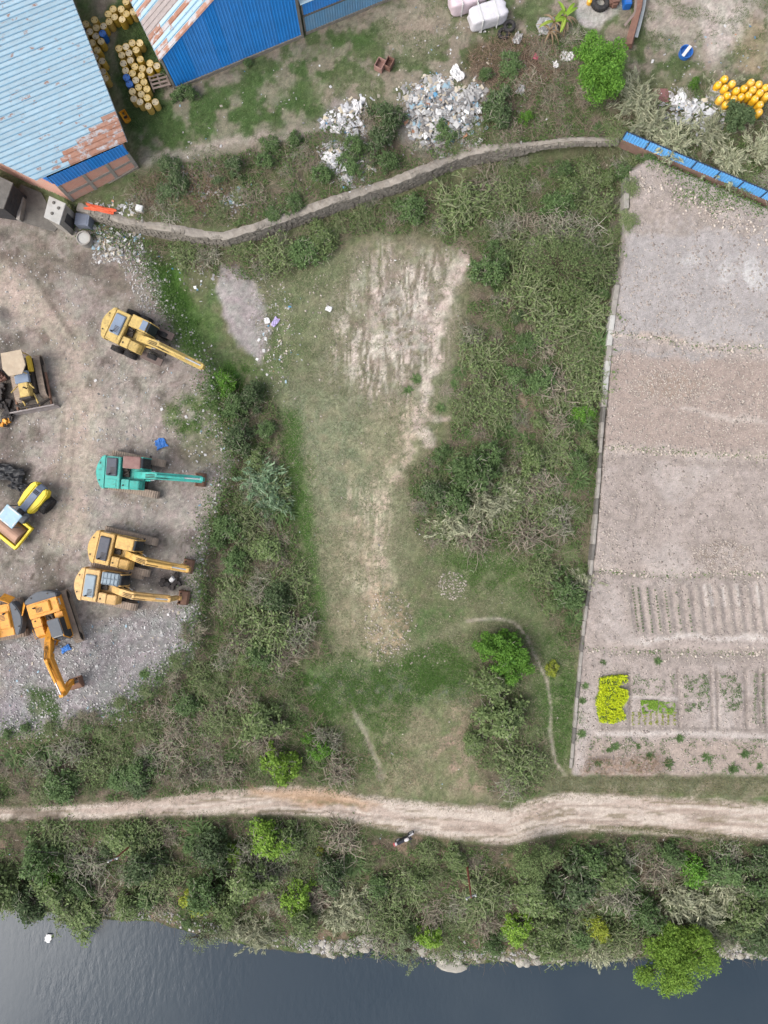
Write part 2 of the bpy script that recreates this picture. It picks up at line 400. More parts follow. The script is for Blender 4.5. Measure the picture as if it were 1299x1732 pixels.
line(FOOTPATH, (182,172,156), 2.6, .85, 3, nz=.45+.55*spot(.3, .55, n_f))
# north factory land
NL = [(215,0),(1400,-300),(1400,340),(1050,236),(900,243),(760,262),(560,335),(400,392),(240,350),(225,280),(130,-300),(-200,-300)]
paint([(215,-400),(1500,-400),(1500,150),(1060,130),(1040,100),(900,60),(830,150),(690,240),(640,170),(560,215),(420,255),(300,282),(235,284),(130,-100)], (148,138,122), 1, 16)
paint([(215,-400),(1500,-400),(1500,150),(1060,130),(900,60),(690,240),(560,215),(300,282),(235,284),(130,-100)], (88,106,64), .85, 16, nz=spot(.40, .62, n_m))
paint([(215,190),(300,170),(400,130),(560,60),(640,30),(660,60),(560,110),(560,200),(450,235),(300,270),(235,275)], (80,106,58), .75, 18, nz=.3+.7*spot(.35, .6, n_m))
paint([(300,250),(420,225),(560,190),(560,220),(300,285)], (150,142,128), .6, 12)
paint(ell(700,40,60,60), (158,148,130), .7, 24); paint(ell(620,160,100,26), (150,142,122), .4, 20)
paint([(200,0),(260,0),(285,190),(215,230),(190,100)], (70,92,52), .9, 8)
line([(240,272),(330,255),(420,235),(520,222)], (172,162,148), 7, .8, 6, warp=True)
paint([(1080,-200),(1500,-200),(1500,120),(1200,110),(1090,60)], (176,166,154), .75, 18, nz=.35+.65*spot(.35, .6, n_l))
paint([(1180,0),(1270,0),(1260,70),(1210,100),(1190,70)], (200,190,180), .8, 14)
paint(ell(1275,80,30,50), (150,138,106), .7, 14)
paint(ell(1000,22,26,26), (196,190,184), 1, 2, warp=False)
paint([(975,0),(1060,0),(1030,30),(1010,44),(985,30)], (190,184,176), .8, 4)
paint(ell(740,215,70,55), (150,142,134), .9, 12); paint(ell(590,235,45,70), (150,144,138), .8, 12)
paint(ell(870,110,80,50), (104,88,74), .8, 16)
paint(ell(310,330,90,34), (122,106,90), .8, 14)
# yard
paint(YARD, (162,152,143), 1, 9)
paint(YARD, (146,136,127), .8, 6, nz=spot(.4, .62, n_m)); paint(YARD, (176,166,156), .7, 6, nz=spot(.5, .68, n_l)); paint(YARD, (128,117,106), .5, 6, nz=spot(.56, .7, n_f)); paint(YARD, (112,104,96), .8, 6, nz=spot(.56, .66, fbm(PX/38, PY/38, 77)))
for ox in (-7, 7):
    line([(-20,450+ox),(50,500+ox),(108+ox,590),(128+ox,690),(116+ox,790),(96+ox,900),(60+ox,980)], (112,102,92), 3, .85, 2, nz=spot(.3, .55, n_f)); line([(20+ox,420),(80+ox,480),(120+ox,560),(150+ox,640),(140+ox,760)], (116,106,96), 3, .8, 2, nz=spot(.3, .55, n_f)); line([(110+ox,740),(150,780+ox),(150,860+ox),(90,940+ox)], (118,108,98), 3, .75, 2, nz=spot(.3, .55, n_f))
paint([(0,420),(60,400),(240,440),(270,520),(200,520),(130,480),(0,460)], (126,116,104), .8, 16, nz=.35+.65*spot(.35, .6, n_m))
line([(-30,470),(60,520),(120,600),(140,690),(125,790),(110,900)], (190,175,160), 34, .85, 18, warp=True)
line([(62,470),(90,520),(125,570)], (120,110,100), 5, .7, 4)
for o_ in (-9, 9): line([(118+o_,700),(112+o_,780),(100+o_,860),(80+o_,930)], (150,138,126), 4, .6, 3)
paint([(150,830),(330,830),(345,890),(150,900)], (172,164,156), .6, 16)
paint([(0,1090),(120,1060),(330,1020),(325,1100),(210,1200),(0,1240)], (146,142,142), .85, 20); paint([(0,1090),(330,1020),(325,1100),(210,1200),(0,1240)], (182,178,176), .8, 10, nz=spot(.56, .68, n_f))
paint([(40,1160),(90,1170),(100,1215),(60,1215)], (84,104,58), .8, 8); paint([(0,1170),(50,1190),(80,1240),(0,1240)], (150,146,148), .6, 10)
paint([(0,560),(20,570),(24,740),(0,760)], (70,64,60), .8, 10); paint(ell(12,800,34,22), (52,52,54), .9, 8); paint(ell(30,830,30,30), (86,82,78), .7, 12)
paint(ell(275,980,34,22), (104,98,94), .8, 10); paint(ell(8,535,12,16), (72,70,70), .7, 6)
for (a, b) in (((195,838),(268,858)), ((205,828),(262,836)), ((200,880),(230,890))): line([a, b], (150,138,124), 7, .7, 4, nz=spot(.4, .6, fbm(PX/2.2, PY/9, 4)))
paint([(255,440),(300,450),(330,540),(350,620),(320,600),(280,520)], (82,116,50), .95, 10); paint(ell(330,560,40,40), (92,120,64), .7, 14)
paint([(372,452),(405,450),(440,500),(455,560),(445,620),(420,600),(380,540),(360,490)], (172,164,160), 1, 6)
paint(ell(330,705,50,40), (110,124,78), .8, 16, nz=.3+.7*spot(.35, .6, n_m)); paint(ell(350,760,40,30), (122,122,92), .6, 14)
paint(ell(385,650,34,30), (72,112,48), .9, 10)
paint(ell(165,400,26,24), (176,160,138), .8, 10)
for cx_, cy_, r_ in ((200,590,30),(215,690,26),(150,640,16),(95,930,18),(300,880,30),(160,720,20)): paint(ell(cx_,cy_,r_,r_*.6), (190,180,168), .6, 10)
for cx_, cy_, r_ in ((72,570,12),(155,655,7),(60,735,14),(92,1000,16),(100,960,8)): paint(ell(cx_,cy_,r_,r_*1.3), (104,94,84), .7, 6)
paint([(-60,540),(34,560),(44,660),(40,760),(60,840),(30,870),(-60,870)], (112,103,95), .7, 16, nz=.3+.7*spot(.35, .6, n_m))
# field
paint(FIELD, (184,171,163), 1, 4, warp=False)
paint(FIELD, (166,154,146), .55, 4, nz=spot(.42, .62, n_m)); paint(FIELD, (150,138,130), .5, 4, nz=spot(.58, .7, fbm(PX/16, PY/9, 91))); paint(FIELD, (198,188,181), .5, 4, nz=spot(.5, .68, n_l))
paint([(1050,380),(1310,380),(1310,590),(1036,575)], (180,175,173), .75, 22); paint([(1150,440),(1299,430),(1310,500),(1220,480)], (212,208,205), .85, 16, nz=spot(.4, .62, n_m))
paint([(1062,300),(1110,285),(1299,380),(1299,400),(1060,390)], (168,156,146), .8, 10, nz=spot(.35, .6, n_f))
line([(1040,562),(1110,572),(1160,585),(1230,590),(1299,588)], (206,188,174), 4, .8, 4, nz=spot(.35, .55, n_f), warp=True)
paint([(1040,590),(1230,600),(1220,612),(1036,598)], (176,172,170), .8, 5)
paint([(1034,600),(1310,615),(1310,760),(1020,755)], (174,156,145), .7, 12); paint(ell(1135,655,60,24), (168,146,128), .5, 14, nz=spot(.4, .6, n_f))
line([(1150,690),(1210,705),(1299,712)], (206,194,184), 4, .8, 4, warp=True)
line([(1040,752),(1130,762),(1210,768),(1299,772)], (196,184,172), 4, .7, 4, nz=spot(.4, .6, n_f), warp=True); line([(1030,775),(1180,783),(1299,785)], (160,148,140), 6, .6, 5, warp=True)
paint(ell(1225,940,50,24), (150,134,120), .8, 12, nz=spot(.42, .6, n_f))
line([(1010,968),(1130,980),(1299,972)], (150,140,132), 5, .75, 4, warp=True)
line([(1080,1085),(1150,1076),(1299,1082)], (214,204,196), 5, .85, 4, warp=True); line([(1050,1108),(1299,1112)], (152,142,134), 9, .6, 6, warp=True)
fur = spot(.2, .8, .5+.5*np.sin((PX-(PY-980)*.13)*2*math.pi/17.))
paint([(1052,990),(1310,985),(1310,1072),(1070,1076)], (168,158,148), .55, 4, warp=False, nz=fur)
for x0 in (1192,1201,1222,1246,1280): line([(x0,990),(x0+4,1024)], (222,214,206), 2, .7, 2)
for bx in BEDX: line([(bx-1.5,1130),(bx+1.5,1232)], (140,130,122), 2.2, .8, 2)
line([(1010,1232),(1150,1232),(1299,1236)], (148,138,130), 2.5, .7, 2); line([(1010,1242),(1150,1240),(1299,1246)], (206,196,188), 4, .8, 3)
line([(1066,1178),(1145,1182)], (206,196,188), 3, .7, 2)
paint([(1000,1250),(1299,1258),(1299,1312),(980,1310)], (176,160,148), .8, 8); paint([(1020,1285),(1110,1280),(1120,1305),(1010,1308)], (186,158,136), .6, 8, nz=spot(.4, .6, n_f))
# verge and road
paint([(930,1312),(1400,1312),(1400,1345),(930,1342)], (116,116,92), .9, 6); paint([(930,1325),(1400,1325),(1400,1352),(930,1345)], (160,150,130), .5, 6, nz=spot(.4, .6, n_m))
rt = yRt(PX); rb = yRb(PX); wv = 7*(fbm(PX/22, PY/22, 171)-.5)*2
rm = sstep(-5, 6, PY-rt+wv)*sstep(-5, 6, rb-PY+wv)
blend((200,182,168), rm); tv = np.clip((PY-rt)/(rb-rt), 0, 1)
blend((214,200,186), rm*.9*spot(.42, .55, fbm(PX/90, (PY-rt)/6, 181))); blend((168,150,136), rm*.75*spot(.52, .66, fbm(PX/70, (PY-rt)/5, 182))); blend((140,128,104), rm*.7*spot(.6, .68, fbm(PX/50, (PY-rt)/5, 183)))
paint([(420,1332),(560,1336),(640,1362),(540,1362),(430,1345)], (196,164,134), .8, 8); paint([(520,1346),(600,1360),(620,1368),(540,1362)], (170,140,112), .8, 5)
line([(480,1352),(560,1358),(620,1364)], (130,126,94), 2.5, .6, 2, nz=spot(.4, .6, n_f))
line([(1000,1398),(1100,1400),(1200,1412),(1299,1424)], (150,140,112), 3, .7, 3, nz=spot(.35, .6, n_f)); line([(1000,1408),(1120,1410),(1210,1426),(1299,1433)], (206,188,172), 3, .9, 3)
line([(1130,1347),(1220,1356),(1299,1362)], (130,128,100), 4, .7, 4, nz=spot(.3, .6, n_f))
line([(1170,1375),(1299,1392)], (150,142,116), 3, .5, 3, nz=spot(.45, .65, n_f))
paint([(30,1366),(110,1368),(100,1386),(20,1387)], (132,118,104), .8, 6)
line([(900,1380),(930,1388),(960,1392)], (176,158,142), 5, .6, 4, nz=spot(.4, .6, n_f))
# river bank
bk = sstep(-2, 8, PY-rb+wv)
blend((104,96,80), bk); blend((82,98,58), bk*.85*spot(.38, .58, n_m)); blend((150,128,110), bk*.8*spot(.56, .72, fbm(PX/26, PY/26, 88)))
shl = sstep(-22, -6, PY-yS(PX)+wv); blend((150,142,126), shl*sstep(430, 480, PX)*.9); blend((88,108,54), shl*spot(.45, .6, n_m)*.85)
uw = sstep(0, 14, PY-yS(PX)); blend((60,64,58), uw)
hf = 1+.34*(fbm(PX/3.2, PY/3.2, 301, 2)-.5)*2+.22*(fbm(PX/9, PY/9, 311, 3)-.5)*2
soft = np.clip(sstep(-4, 4, sdist(PX, PY, FIELD))+rm, 0, 1); hf = 1+(hf-1)*(1-.5*soft)
C = C*hf[..., None]*1.0; tint = (fbm(PX/13, PY/13, 321, 3)-.5)*.22*(1-soft); C[..., 0] *= 1+tint; C[..., 2] *= 1+tint*.6
cls = np.zeros(GX.shape, np.int8)
cls[sdist(PX, PY, YARD) > 0] = 1; cls[sdist(PX, PY, FIELD) > 0] = 2; cls[(PY > rt) & (PY < rb)] = 3; cls[PY > rb] = 4
m, nt_, b = newmat('soil_and_turf')
at_ = nt_.nodes.new('ShaderNodeAttribute'); at_.attribute_name = 'Col'
tc = nt_.nodes.new('ShaderNodeTexCoord'); vec = tc.outputs['Object']
na = noise(nt_, 3.4, 6, vec, .75); nb = noise(nt_, 12.0, 3, vec, .75); nc = noise(nt_, .8, 3, vec)
f1 = ramp(nt_, na, .28, .72, .82, 1.18); f2 = ramp(nt_, nb, .28, .72, .80, 1.20)
mu = nt_.nodes.new('ShaderNodeMath'); mu.operation = 'MULTIPLY'; nt_.links.new(f1, mu.inputs[0]); nt_.links.new(f2, mu.inputs[1])
cb = nt_.nodes.new('ShaderNodeCombineXYZ')
for i in range(3): nt_.links.new(mu.outputs[0], cb.inputs[i])
c = mixc(nt_, at_.outputs['Color'], cb.outputs[0], 1., 'MULTIPLY')
vo = N(nt_, 'TexVoronoi', Scale=7.0); nt_.links.new(vec, vo.inputs['Vector'])
sp = ramp(nt_, vo.outputs['Distance'], .10, .2, 1, 0); vcol = nt_.nodes.new('ShaderNodeSeparateColor'); nt_.links.new(vo.outputs['Color'], vcol.inputs[0])
pick = ramp(nt_, vcol.outputs[0], .80, .84, 0, .6); mm = nt_.nodes.new('ShaderNodeMath'); mm.operation = 'MULTIPLY'; nt_.links.new(sp, mm.inputs[0]); nt_.links.new(pick, mm.inputs[1])
c = mixc(nt_, c, A(205,196,184), mm.outputs[0])
nt_.links.new(c, b.inputs['Base Color']); b.inputs['Roughness'].default_value = .95; b.inputs['Specular IOR Level'].default_value = .1
bp = nt_.nodes.new('ShaderNodeBump'); bp.inputs['Strength'].default_value = .9; bp.inputs['Distance'].default_value = .09
nt_.links.new(nb, bp.inputs['Height']); nt_.links.new(bp.outputs[0], b.inputs['Normal'])
M_SOIL = m
ny, nx = GX.shape
idx = np.arange(ny*nx).reshape(ny, nx)
Q = np.stack([idx[:-1, :-1], idx[:-1, 1:], idx[1:, 1:], idx[1:, :-1]], -1).reshape(-1, 4)
qc = cls[:-1, :-1].reshape(-1)
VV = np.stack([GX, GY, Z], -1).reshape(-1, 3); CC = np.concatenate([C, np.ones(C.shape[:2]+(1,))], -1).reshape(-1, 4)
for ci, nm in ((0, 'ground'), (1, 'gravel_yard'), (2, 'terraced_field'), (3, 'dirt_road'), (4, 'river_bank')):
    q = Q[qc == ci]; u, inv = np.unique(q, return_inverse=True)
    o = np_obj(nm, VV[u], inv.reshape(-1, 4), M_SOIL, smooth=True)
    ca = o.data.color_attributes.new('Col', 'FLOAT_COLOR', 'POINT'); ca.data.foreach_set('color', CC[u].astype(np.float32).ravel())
    tag(o, kind='structure')
# river
m, nt_, b = newmat('river_water')
tc = nt_.nodes.new('ShaderNodeTexCoord'); vec = tc.outputs['Object']
mp = nt_.nodes.new('ShaderNodeMapping'); mp.inputs['Rotation'].default_value = (0, 0, R(-50)); mp.inputs['Scale'].default_value = (1, .45, 1); nt_.links.new(vec, mp.inputs[0])
b.inputs['Base Color'].default_value = (*A(66,82,98), 1); b.inputs['Roughness'].default_value = .2; b.inputs['IOR'].default_value = 1.33
bp = nt_.nodes.new('ShaderNodeBump'); bp.inputs['Distance'].default_value = .08
nt_.links.new(ramp(nt_, noise(nt_, .12, 2, vec), .4, .65, .08, .45), bp.inputs['Strength'])
nt_.links.new(noise(nt_, 2.2, 4, mp.outputs[0], .55), bp.inputs['Height']); nt_.links.new(bp.outputs[0], b.inputs['Normal'])
nt_.links.new(mixc(nt_, A(48,61,72), A(58,69,78), ramp(nt_, noise(nt_, .05, 3, vec), .42, .65)), b.inputs['Base Color'])
WZ = -3.5
o = obj_from('river', [(-400,-26,WZ),(400,-26,WZ),(400,-420,WZ),(-400,-420,WZ)], [(3,2,1,0)], m); tag(o, kind='structure')
# ---------------------------------------------------------------- buildings
CAMP = Vector((0, 0, CAMZ))
def ray_plane(px, py, p0, n):
    d = at(px, py, 0)-CAMP; t = (p0-CAMP).dot(n)/d.dot(n); return CAMP+d*t
class Wall:                               # a vertical plane through two foot points
    def __init__(s, a, b):
        s.a = Vector(a); s.u = (Vector((b[0], b[1], 0))-Vector((a[0], a[1], 0))); s.L = s.u.length; s.u.normalize()
        s.n = Vector((-s.u.y, s.u.x, 0))
        if s.n.dot(Vector((0,0,0))-Vector((s.a.x, s.a.y, 0))) < 0: s.n = -s.n      # faces the middle of the place
    def hit(s, px, py):
        p = ray_plane(px, py, s.a, s.n); return ((p-s.a).dot(s.u), p.z)
    def P(s, t, z, off=0.): 
        p = s.a+s.u*t+s.n*off; return Vector((p.x, p.y, z))
    def panel(s, mb, pts, o0, o1):        # polygon (t,z) extruded from offset o0 to o1
        n = len(pts); vs = [s.P(t, z, o0) for t, z in pts]+[s.P(t, z, o1) for t, z in pts]
        f = [tuple(range(n)), tuple(range(n, 2*n))[::-1]]+[(i, (i+1) % n, n+(i+1) % n, n+i)[::-1] for i in range(n)]
        mb.add(vs, f); return mb
def recalc(o):
    bm = bmesh.new(); bm.from_mesh(o.data); bmesh.ops.recalc_face_normals(bm, faces=bm.faces); bm.to_mesh(o.data); bm.free(); return o
M_ROOF = mat('pale_blue_sheet', (172,200,214), .45, 0, .10, 1.2, .30, (176,172,164), 1.2, 0, .4, .07, rust=(160,112,88), rustamt=.9, lo=.60, hi=.66)
M_RUST = mat('rusted_sheet', (176,132,112), .8, 0, .22, 2.0, .5, (150,96,70), 1.5, 0, .2, .10, rust=(196,200,204), rustamt=.85, lo=.52, hi=.58)
M_GREYS = mat('weathered_grey_sheet', (172,160,156), .7, 0, .15, 2, .3, (130,110,98), 1.5, 0, .2, .1)
M_BLUE = mat('blue_wall_sheet', (50,158,250), .55, 0, .12, .8, .22, (90,140,196), .5, 0, .35, .05)
M_BLUE2 = mat('faded_blue_sheet', (120,172,212), .55, 0, .12, 1, .3, (150,160,165), 1, 0, .3, .05)
M_BRICK, nt_, b = newmat('red_brickwork')
tc = nt_.nodes.new('ShaderNodeTexCoord'); mp = nt_.nodes.new('ShaderNodeMapping'); nt_.links.new(tc.outputs['UV'], mp.inputs[0])
br = N(nt_, 'TexBrick', Scale=1.0); br.inputs['Color1'].default_value = (*A(232,160,134), 1); br.inputs['Color2'].default_value = (*A(212,140,116), 1); br.inputs['Mortar'].default_value = (*A(216,196,182), 1)
br.inputs['Brick Width'].default_value = .25; br.inputs['Row Height'].default_value = .075; br.inputs['Mortar Size'].default_value = .009
nt_.links.new(mp.outputs[0], br.inputs['Vector'])
c = mixc(nt_, br.outputs[0], A(206,180,164), ramp(nt_, noise(nt_, 1.4, 5, tc.outputs['Object']), .45, .7, 0, .6)); nt_.links.new(c, b.inputs['Base Color']); b.inputs['Roughness'].default_value = .9
M_CONC = mat('grey_concrete', (166,160,152), .9, 0, .2, 2, .5, (120,112,102), 1.2, .4, .2)
M_CONCL = mat('pale_concrete', (196,194,188), .9, 0, .15, 2, .35, (150,142,132), 1.2, .3, .2)
M_CONCD = mat('dark_concrete', (120,116,110), .9, 0, .2, 2, .5, (84,80,76), 1.2, .4, .2)
M_STONE = mat('rubble_stone', (148,141,131), .95, 0, .28, 3.5, .5, (116,106,94), 2.2, .6, .15)
M_STONE2 = mat('wall_coping_mortar', (164,156,146), .95, 0, .25, 1.5, .55, (126,114,100), 1.0, .6, .15)
M_DARK = mat('dark_shaded_board', (64,64,66), .9, 0, .2, 2, .3)  # shade on the shelter's sides is put into this colour; doors share it
M_GUT = mat('grey_gutter_metal', (150,156,160), .6, .2, .15)
def uvbox(o, u, w_=None):                 # metre-scaled wall coordinates for the brick pattern
    me = o.data; uvl = me.uv_layers.new(name='UVMap')
    for lp in me.loops:
        co = me.vertices[lp.vertex_index].co; uvl.data[lp.index].uv = (co.dot(u), co.z)
def ribs_blue(o_, f, k, mm):                # rib faces get a deeper blue than the flat sheet
    if mm is not M_ROOF: return
    o_.data.materials.append(M_RIB)
    for j in (1, 2, 3): o_.data.polygons[j].material_index = 1
M_RIB = mat('roof_rib_blue', (142,182,206), .5, 0, .12, 1, .3, (150,130,118), 1.4, 0, .3)
def strips(root, p0, du, dv, nrm, n, wid, cuts, pick, name='roof_sheet', rib=.06, slants=lambda i, a, b: (0, 0)):
    # sheets laid side by side: p0 + i*wid*dv, running along du between cuts(i) = (t0, t1)
    for i in range(n):
        for (t0, t1, mm) in pick(i, *cuts(i)):
            a = p0+dv*(i*wid); sag = (rnd.random()-.5)*.012
            prof = [(0., 0.), (.04, 0.), (.07, rib), (.12, rib), (.15, 0.), (wid-.004, 0.)]; SL = slants(i, t0, t1)
            vs = []
            for t, sl_ in ((t0, SL[0]), (t1, SL[1])):
                for (q, h) in prof: vs.append(a+du*(t+sl_*(q-wid/2))+dv*q+nrm*(h+sag))
                for (q, h) in prof[::-1]: vs.append(a+du*(t+sl_*(q-wid/2))+dv*q+nrm*(h+sag-.02))
            k = len(prof)*2; f = [(j, (j+1) % k, k+(j+1) % k, k+j) for j in range(k)]+[tuple(range(k))[::-1], tuple(range(k, 2*k))]
            o_ = recalc(obj_from(name, vs, f, mm, root)); ribs_blue(o_, f, len(prof), mm)
def wall_sheets(root, W, t0, t1, lo, hi, m, wid=1.0, off=0.02, name='wall_sheet'):
    n = max(1, int(round((t1-t0)/wid))); wd = (t1-t0)/n; pitch = wd/max(1, round(wd/.25))
    for i in range(n):
        a = t0+i*wd+.004; b_ = t0+(i+1)*wd-.004
        ts = []; q = a
        while q < b_-.02:
            for dq, h in ((0, 0), (pitch*.3, 0), (pitch*.42, .04), (pitch*.62, .04), (pitch*.74, 0)):
                if q+dq < b_: ts.append((q+dq, h))
            q += pitch
        ts.append((b_, 0)); vs = []; k = len(ts)
        for fz in (lo, hi):
            for t, h in ts: vs.append(W.P(t, fz(t), off+h))
        for fz in (lo, hi):
            for t, h in ts: vs.append(W.P(t, fz(t), off+h-.015))
        f = [(j, j+1, k+j+1, k+j) for j in range(k-1)]+[(2*k+j, 3*k+j, 3*k+j+1, 2*k+j+1) for j in range(k-1)]+[(j, 2*k+j, 2*k+j+1, j+1) for j in range(k-1)]+[(k+j, k+j+1, 3*k+j+1, 3*k+j) for j in range(k-1)]
        recalc(obj_from(name, vs, f, m, root))
# --- big shed at the left
Aft = at(235,283,1.15); Bft = at(127,346,.6)
W1 = Wall(Bft, Aft)
ZE = 4.9
P1 = at(212,240,ZE); P2 = at(62,305,5.95); P4 = at(28,-240,ZE)
du = (P2-P1).normalized(); dv0 = (P4-P1); nrm = du.cross(dv0).normalized()
if nrm.z < 0: nrm = -nrm
dv = (dv0-du*dv0.dot(du)); skew = dv0.dot(du)/dv.length; dvL = dv.length; dv.normalize()
root = empty('corrugated_shed', (Aft.x-6, Aft.y+6, 1.2), 0, 'large shed with pale blue rust-streaked corrugated roof and brick end wall', 'shed')
def childof(o, r):
    o.parent = r; o.matrix_parent_inverse = Matrix.Translation(r.location).inverted(); return o
E0 = root
class FakeRoot: pass
# children are modelled in world metres: keep the root at the origin offset through parent inverse
def adopt(r, before):
    for o in list(COL.objects):
        if o.name not in before and o.parent == r: o.matrix_parent_inverse = r.matrix_basis.inverted() if False else (Matrix.Translation(r.location) @ Matrix.Rotation(r.rotation_euler.z, 4, 'Z')).inverted()
snap = lambda: set(o.name for o in COL.objects)
b4 = snap()
P3 = ray_plane(-190, 180, P1, nrm)
e_l = (P3-P2)
def cut_l(i):
    vv = (i+.5)*.415                                  # left edge of the roof in strip coordinates
    a2 = (P2-P1).dot(du); e_u = e_l.dot(du); e_v = e_l.dot(dv)
    return (vv*skew-.12, a2+vv*e_u/e_v+.05)
def pick1(i, t0, t1):
    if i in (0, 1, 2, 3): return [(t0, t0+(4.7,5.2,4.9,3.6)[i], M_RUST), (t0+(4.71,5.21,4.91,3.61)[i], t1, M_ROOF)]
    if i in (4, 5): return [(t0, t0+(2.4,1.2)[i-4], M_RUST), (t0+(2.41,1.21)[i-4], t1, M_ROOF)]
    return [(t0, t0+(t1-t0)*.5+((i*37) % 10)*.1, M_ROOF), (t0+(t1-t0)*.5+((i*37) % 10)*.1+.006, t1, M_ROOF)]
EUV = e_l.dot(du)/e_l.dot(dv)
def slant1(i, t0, t1):
    c0, c1 = cut_l(i); return (skew if abs(t0-c0) < 1e-6 else 0, EUV if abs(t1-c1) < 1e-6 else 0)
strips(root, P1, du, dv, nrm, 52, .415, cut_l, pick1, slants=slant1)
hb = lambda px, py: W1.hit(px, py)
(bt0, bz0) = hb(88,319); (bt1, bz1) = hb(220,258)
(rt0, rz0) = hb(64,306); (rt1, rz1) = hb(212,241)
lz = lambda t: bz0+(bz1-bz0)*(t-bt0)/(bt1-bt0)
hz = lambda t: rz0+(rz1-rz0)*(t-rt0)/(rt1-rt0)-.05
wall_sheets(root, W1, 0.02, W1.L-.02, lz, hz, M_BLUE, 1.0)
pl = lambda t: .95+.55*t/W1.L                          # top of the stone footing
bm_ = MB(); W1.panel(bm_, [(0, -.2), (W1.L, .9), (W1.L, pl(W1.L)), (0, pl(0))], -.3, .14); recalc(bm_.build('stone_footing', M_STONE, root))
ncol = [0, .36, .68, 1.0]
for j in range(3):
    a = W1.L*ncol[j]+.14; b_ = W1.L*ncol[j+1]-.14
    for r_ in range(2):
        f0, f1 = ((.0, .42), (.54, 1.0))[r_]
        g = lambda t, f: pl(t)+(lz(t)-pl(t))*f
        mb = MB(); W1.panel(mb, [(a, g(a, f0)), (b_, g(b_, f0)), (b_, g(b_, f1)), (a, g(a, f1))], -.2, 0); o = recalc(mb.build('brick_panel', M_BRICK, root)); uvbox(o, W1.u)
    mb = MB(); W1.panel(mb, [(a, g(a, .42)), (b_, g(b_, .42)), (b_, g(b_, .54)), (a, g(a, .54))], -.2, .05); recalc(mb.build('concrete_beam', M_CONC, root))
for j in range(4):
    c_ = min(max(W1.L*ncol[j], .13), W1.L-.13); mb = MB(); W1.panel(mb, [(c_-.136, pl(c_)), (c_+.136, pl(c_)), (c_+.136, lz(c_)), (c_-.136, lz(c_))], -.22, .06); recalc(mb.build('concrete_column', M_CONC, root))
# side walls
Cft = at(-210,178,.3); W2 = Wall(Bft, Cft)
q0 = W2.hit(0,280); q1 = W2.hit(66,310)
mb = MB(); W2.panel(mb, [(0, -.3), (W2.L, -.3), (W2.L, 4.6), (0, 4.3)], -.2, 0); o = recalc(mb.build('brick_side_wall', M_BRICK, root)); uvbox(o, W2.u)
wall_sheets(root, W2, .05, W2.L, lambda t: 4.3+.3*t/W2.L, lambda t: 5.75, M_BLUE, 1.2, .02)
Dft = P4+du*.9; Dft.z = 1.15; W3 = Wall(Vector((P1.x, P1.y, 1.15))+Vector((du.x, du.y, 0))*.7, Dft)
mb = MB(); W3.panel(mb, [(0, .9), (W3.L, .9), (W3.L, 3.2), (0, 3.2)], -.2, -.02); o = recalc(mb.build('brick_side_wall', M_BRICK, root)); uvbox(o, W3.u)
mb = MB(); W3.panel(mb, [(0, 3.2), (W3.L, 3.2), (W3.L, 4.75), (0, 4.75)], -.12, -.06); recalc(mb.build('upper_side_cladding', M_BLUE, root))
mb = MB(); mb.tube([P1+du*-.1+Vector((0,0,-.08)), P4+du*-.1+Vector((0,0,-.08))], .07, 6); mb.build('gutter', M_GUT, root)
adopt(root, b4)
# --- middle shed with the blue gable
root = empty('gabled_shed', at(400,40,1.2), 0, 'shed with bright blue sheet gable wall and rusty pale roof above the drums', 'shed'); b4 = snap()
A2 = at(299,150,1.2); B2 = at(512,62,1.2); W4 = Wall(A2, B2)
e_t, e_z = W4.hit(272,97); g_t, g_z = W4.hit(358,0)
slope = (g_z-e_z)/(g_t-e_t); mid = W4.L*.5+1.0
topz = lambda t: e_z+slope*(t-e_t) if t < mid else e_z+slope*(2*mid-t-e_t)
z_pl = 1.55
wall_sheets(root, W4, .02, W4.L-.02, lambda t: z_pl, lambda t: topz(t)-.06, M_BLUE, 1.05)
mb = MB(); W4.panel(mb, [(-.05, .9), (W4.L+.05, .9), (W4.L+.05, z_pl), (-.05, z_pl)], -.25, .13); recalc(mb.build('stone_footing', M_STONE, root))
mb = MB(); W4.panel(mb, [(.05, z_pl), (W4.L-.05, z_pl), (W4.L-.05, topz(W4.L)-.15), (mid, topz(mid)-.15), (.05, topz(.05)-.15)], -.2, 0); recalc(mb.build('backing_wall', M_CONC, root))
E = W4.P(e_t-.18, topz(e_t-.18), .12); Ev = at(221,1,E.z)-E; Gd = (W4.P(mid, topz(mid), .12)-E); gl = Gd.length; Gd.normalize()
nr = Gd.cross(Ev).normalized(); nr = nr if nr.z > 0 else -nr
dv2 = Ev-Gd*Ev.dot(Gd); sk = Ev.dot(Gd)/dv2.length; dv2.normalize()
def pick2(i, t0, t1):
    if i in (1, 4): return [(t0, t0+1.5, M_RUST), (t0+1.51, t1, M_ROOF)]
    if i in (5, 6, 7): return [(t0, t0+4.2, M_GREYS), (t0+4.21, t1, M_ROOF)]
    return [(t0, t1, (M_ROOF if i % 3 else M_RUST))]
strips(root, E, Gd, dv2, nr, 30, .42, lambda i: ((i+.5)*.42*sk-.05, gl+(i+.5)*.42*0.02), pick2)
Rr = W4.P(mid, topz(mid), .12); Gd2 = (W4.P(W4.L+.2, topz(W4.L+.2), .12)-Rr); g2 = Gd2.length; Gd2.normalize(); dvr = dv2
nr2 = Gd2.cross(dvr).normalized(); nr2 = nr2 if nr2.z > 0 else -nr2
strips(root, Rr, Gd2, dvr, nr2, 30, .42, lambda i: (0, g2), lambda i, a, b_: [(a, b_, M_ROOF)])
mb = MB(); mb.tube([E+Vector((0,0,-.06)), E+Ev*1.9+Vector((0,0,-.06))], .06, 6); mb.build('gutter', M_GUT, root)
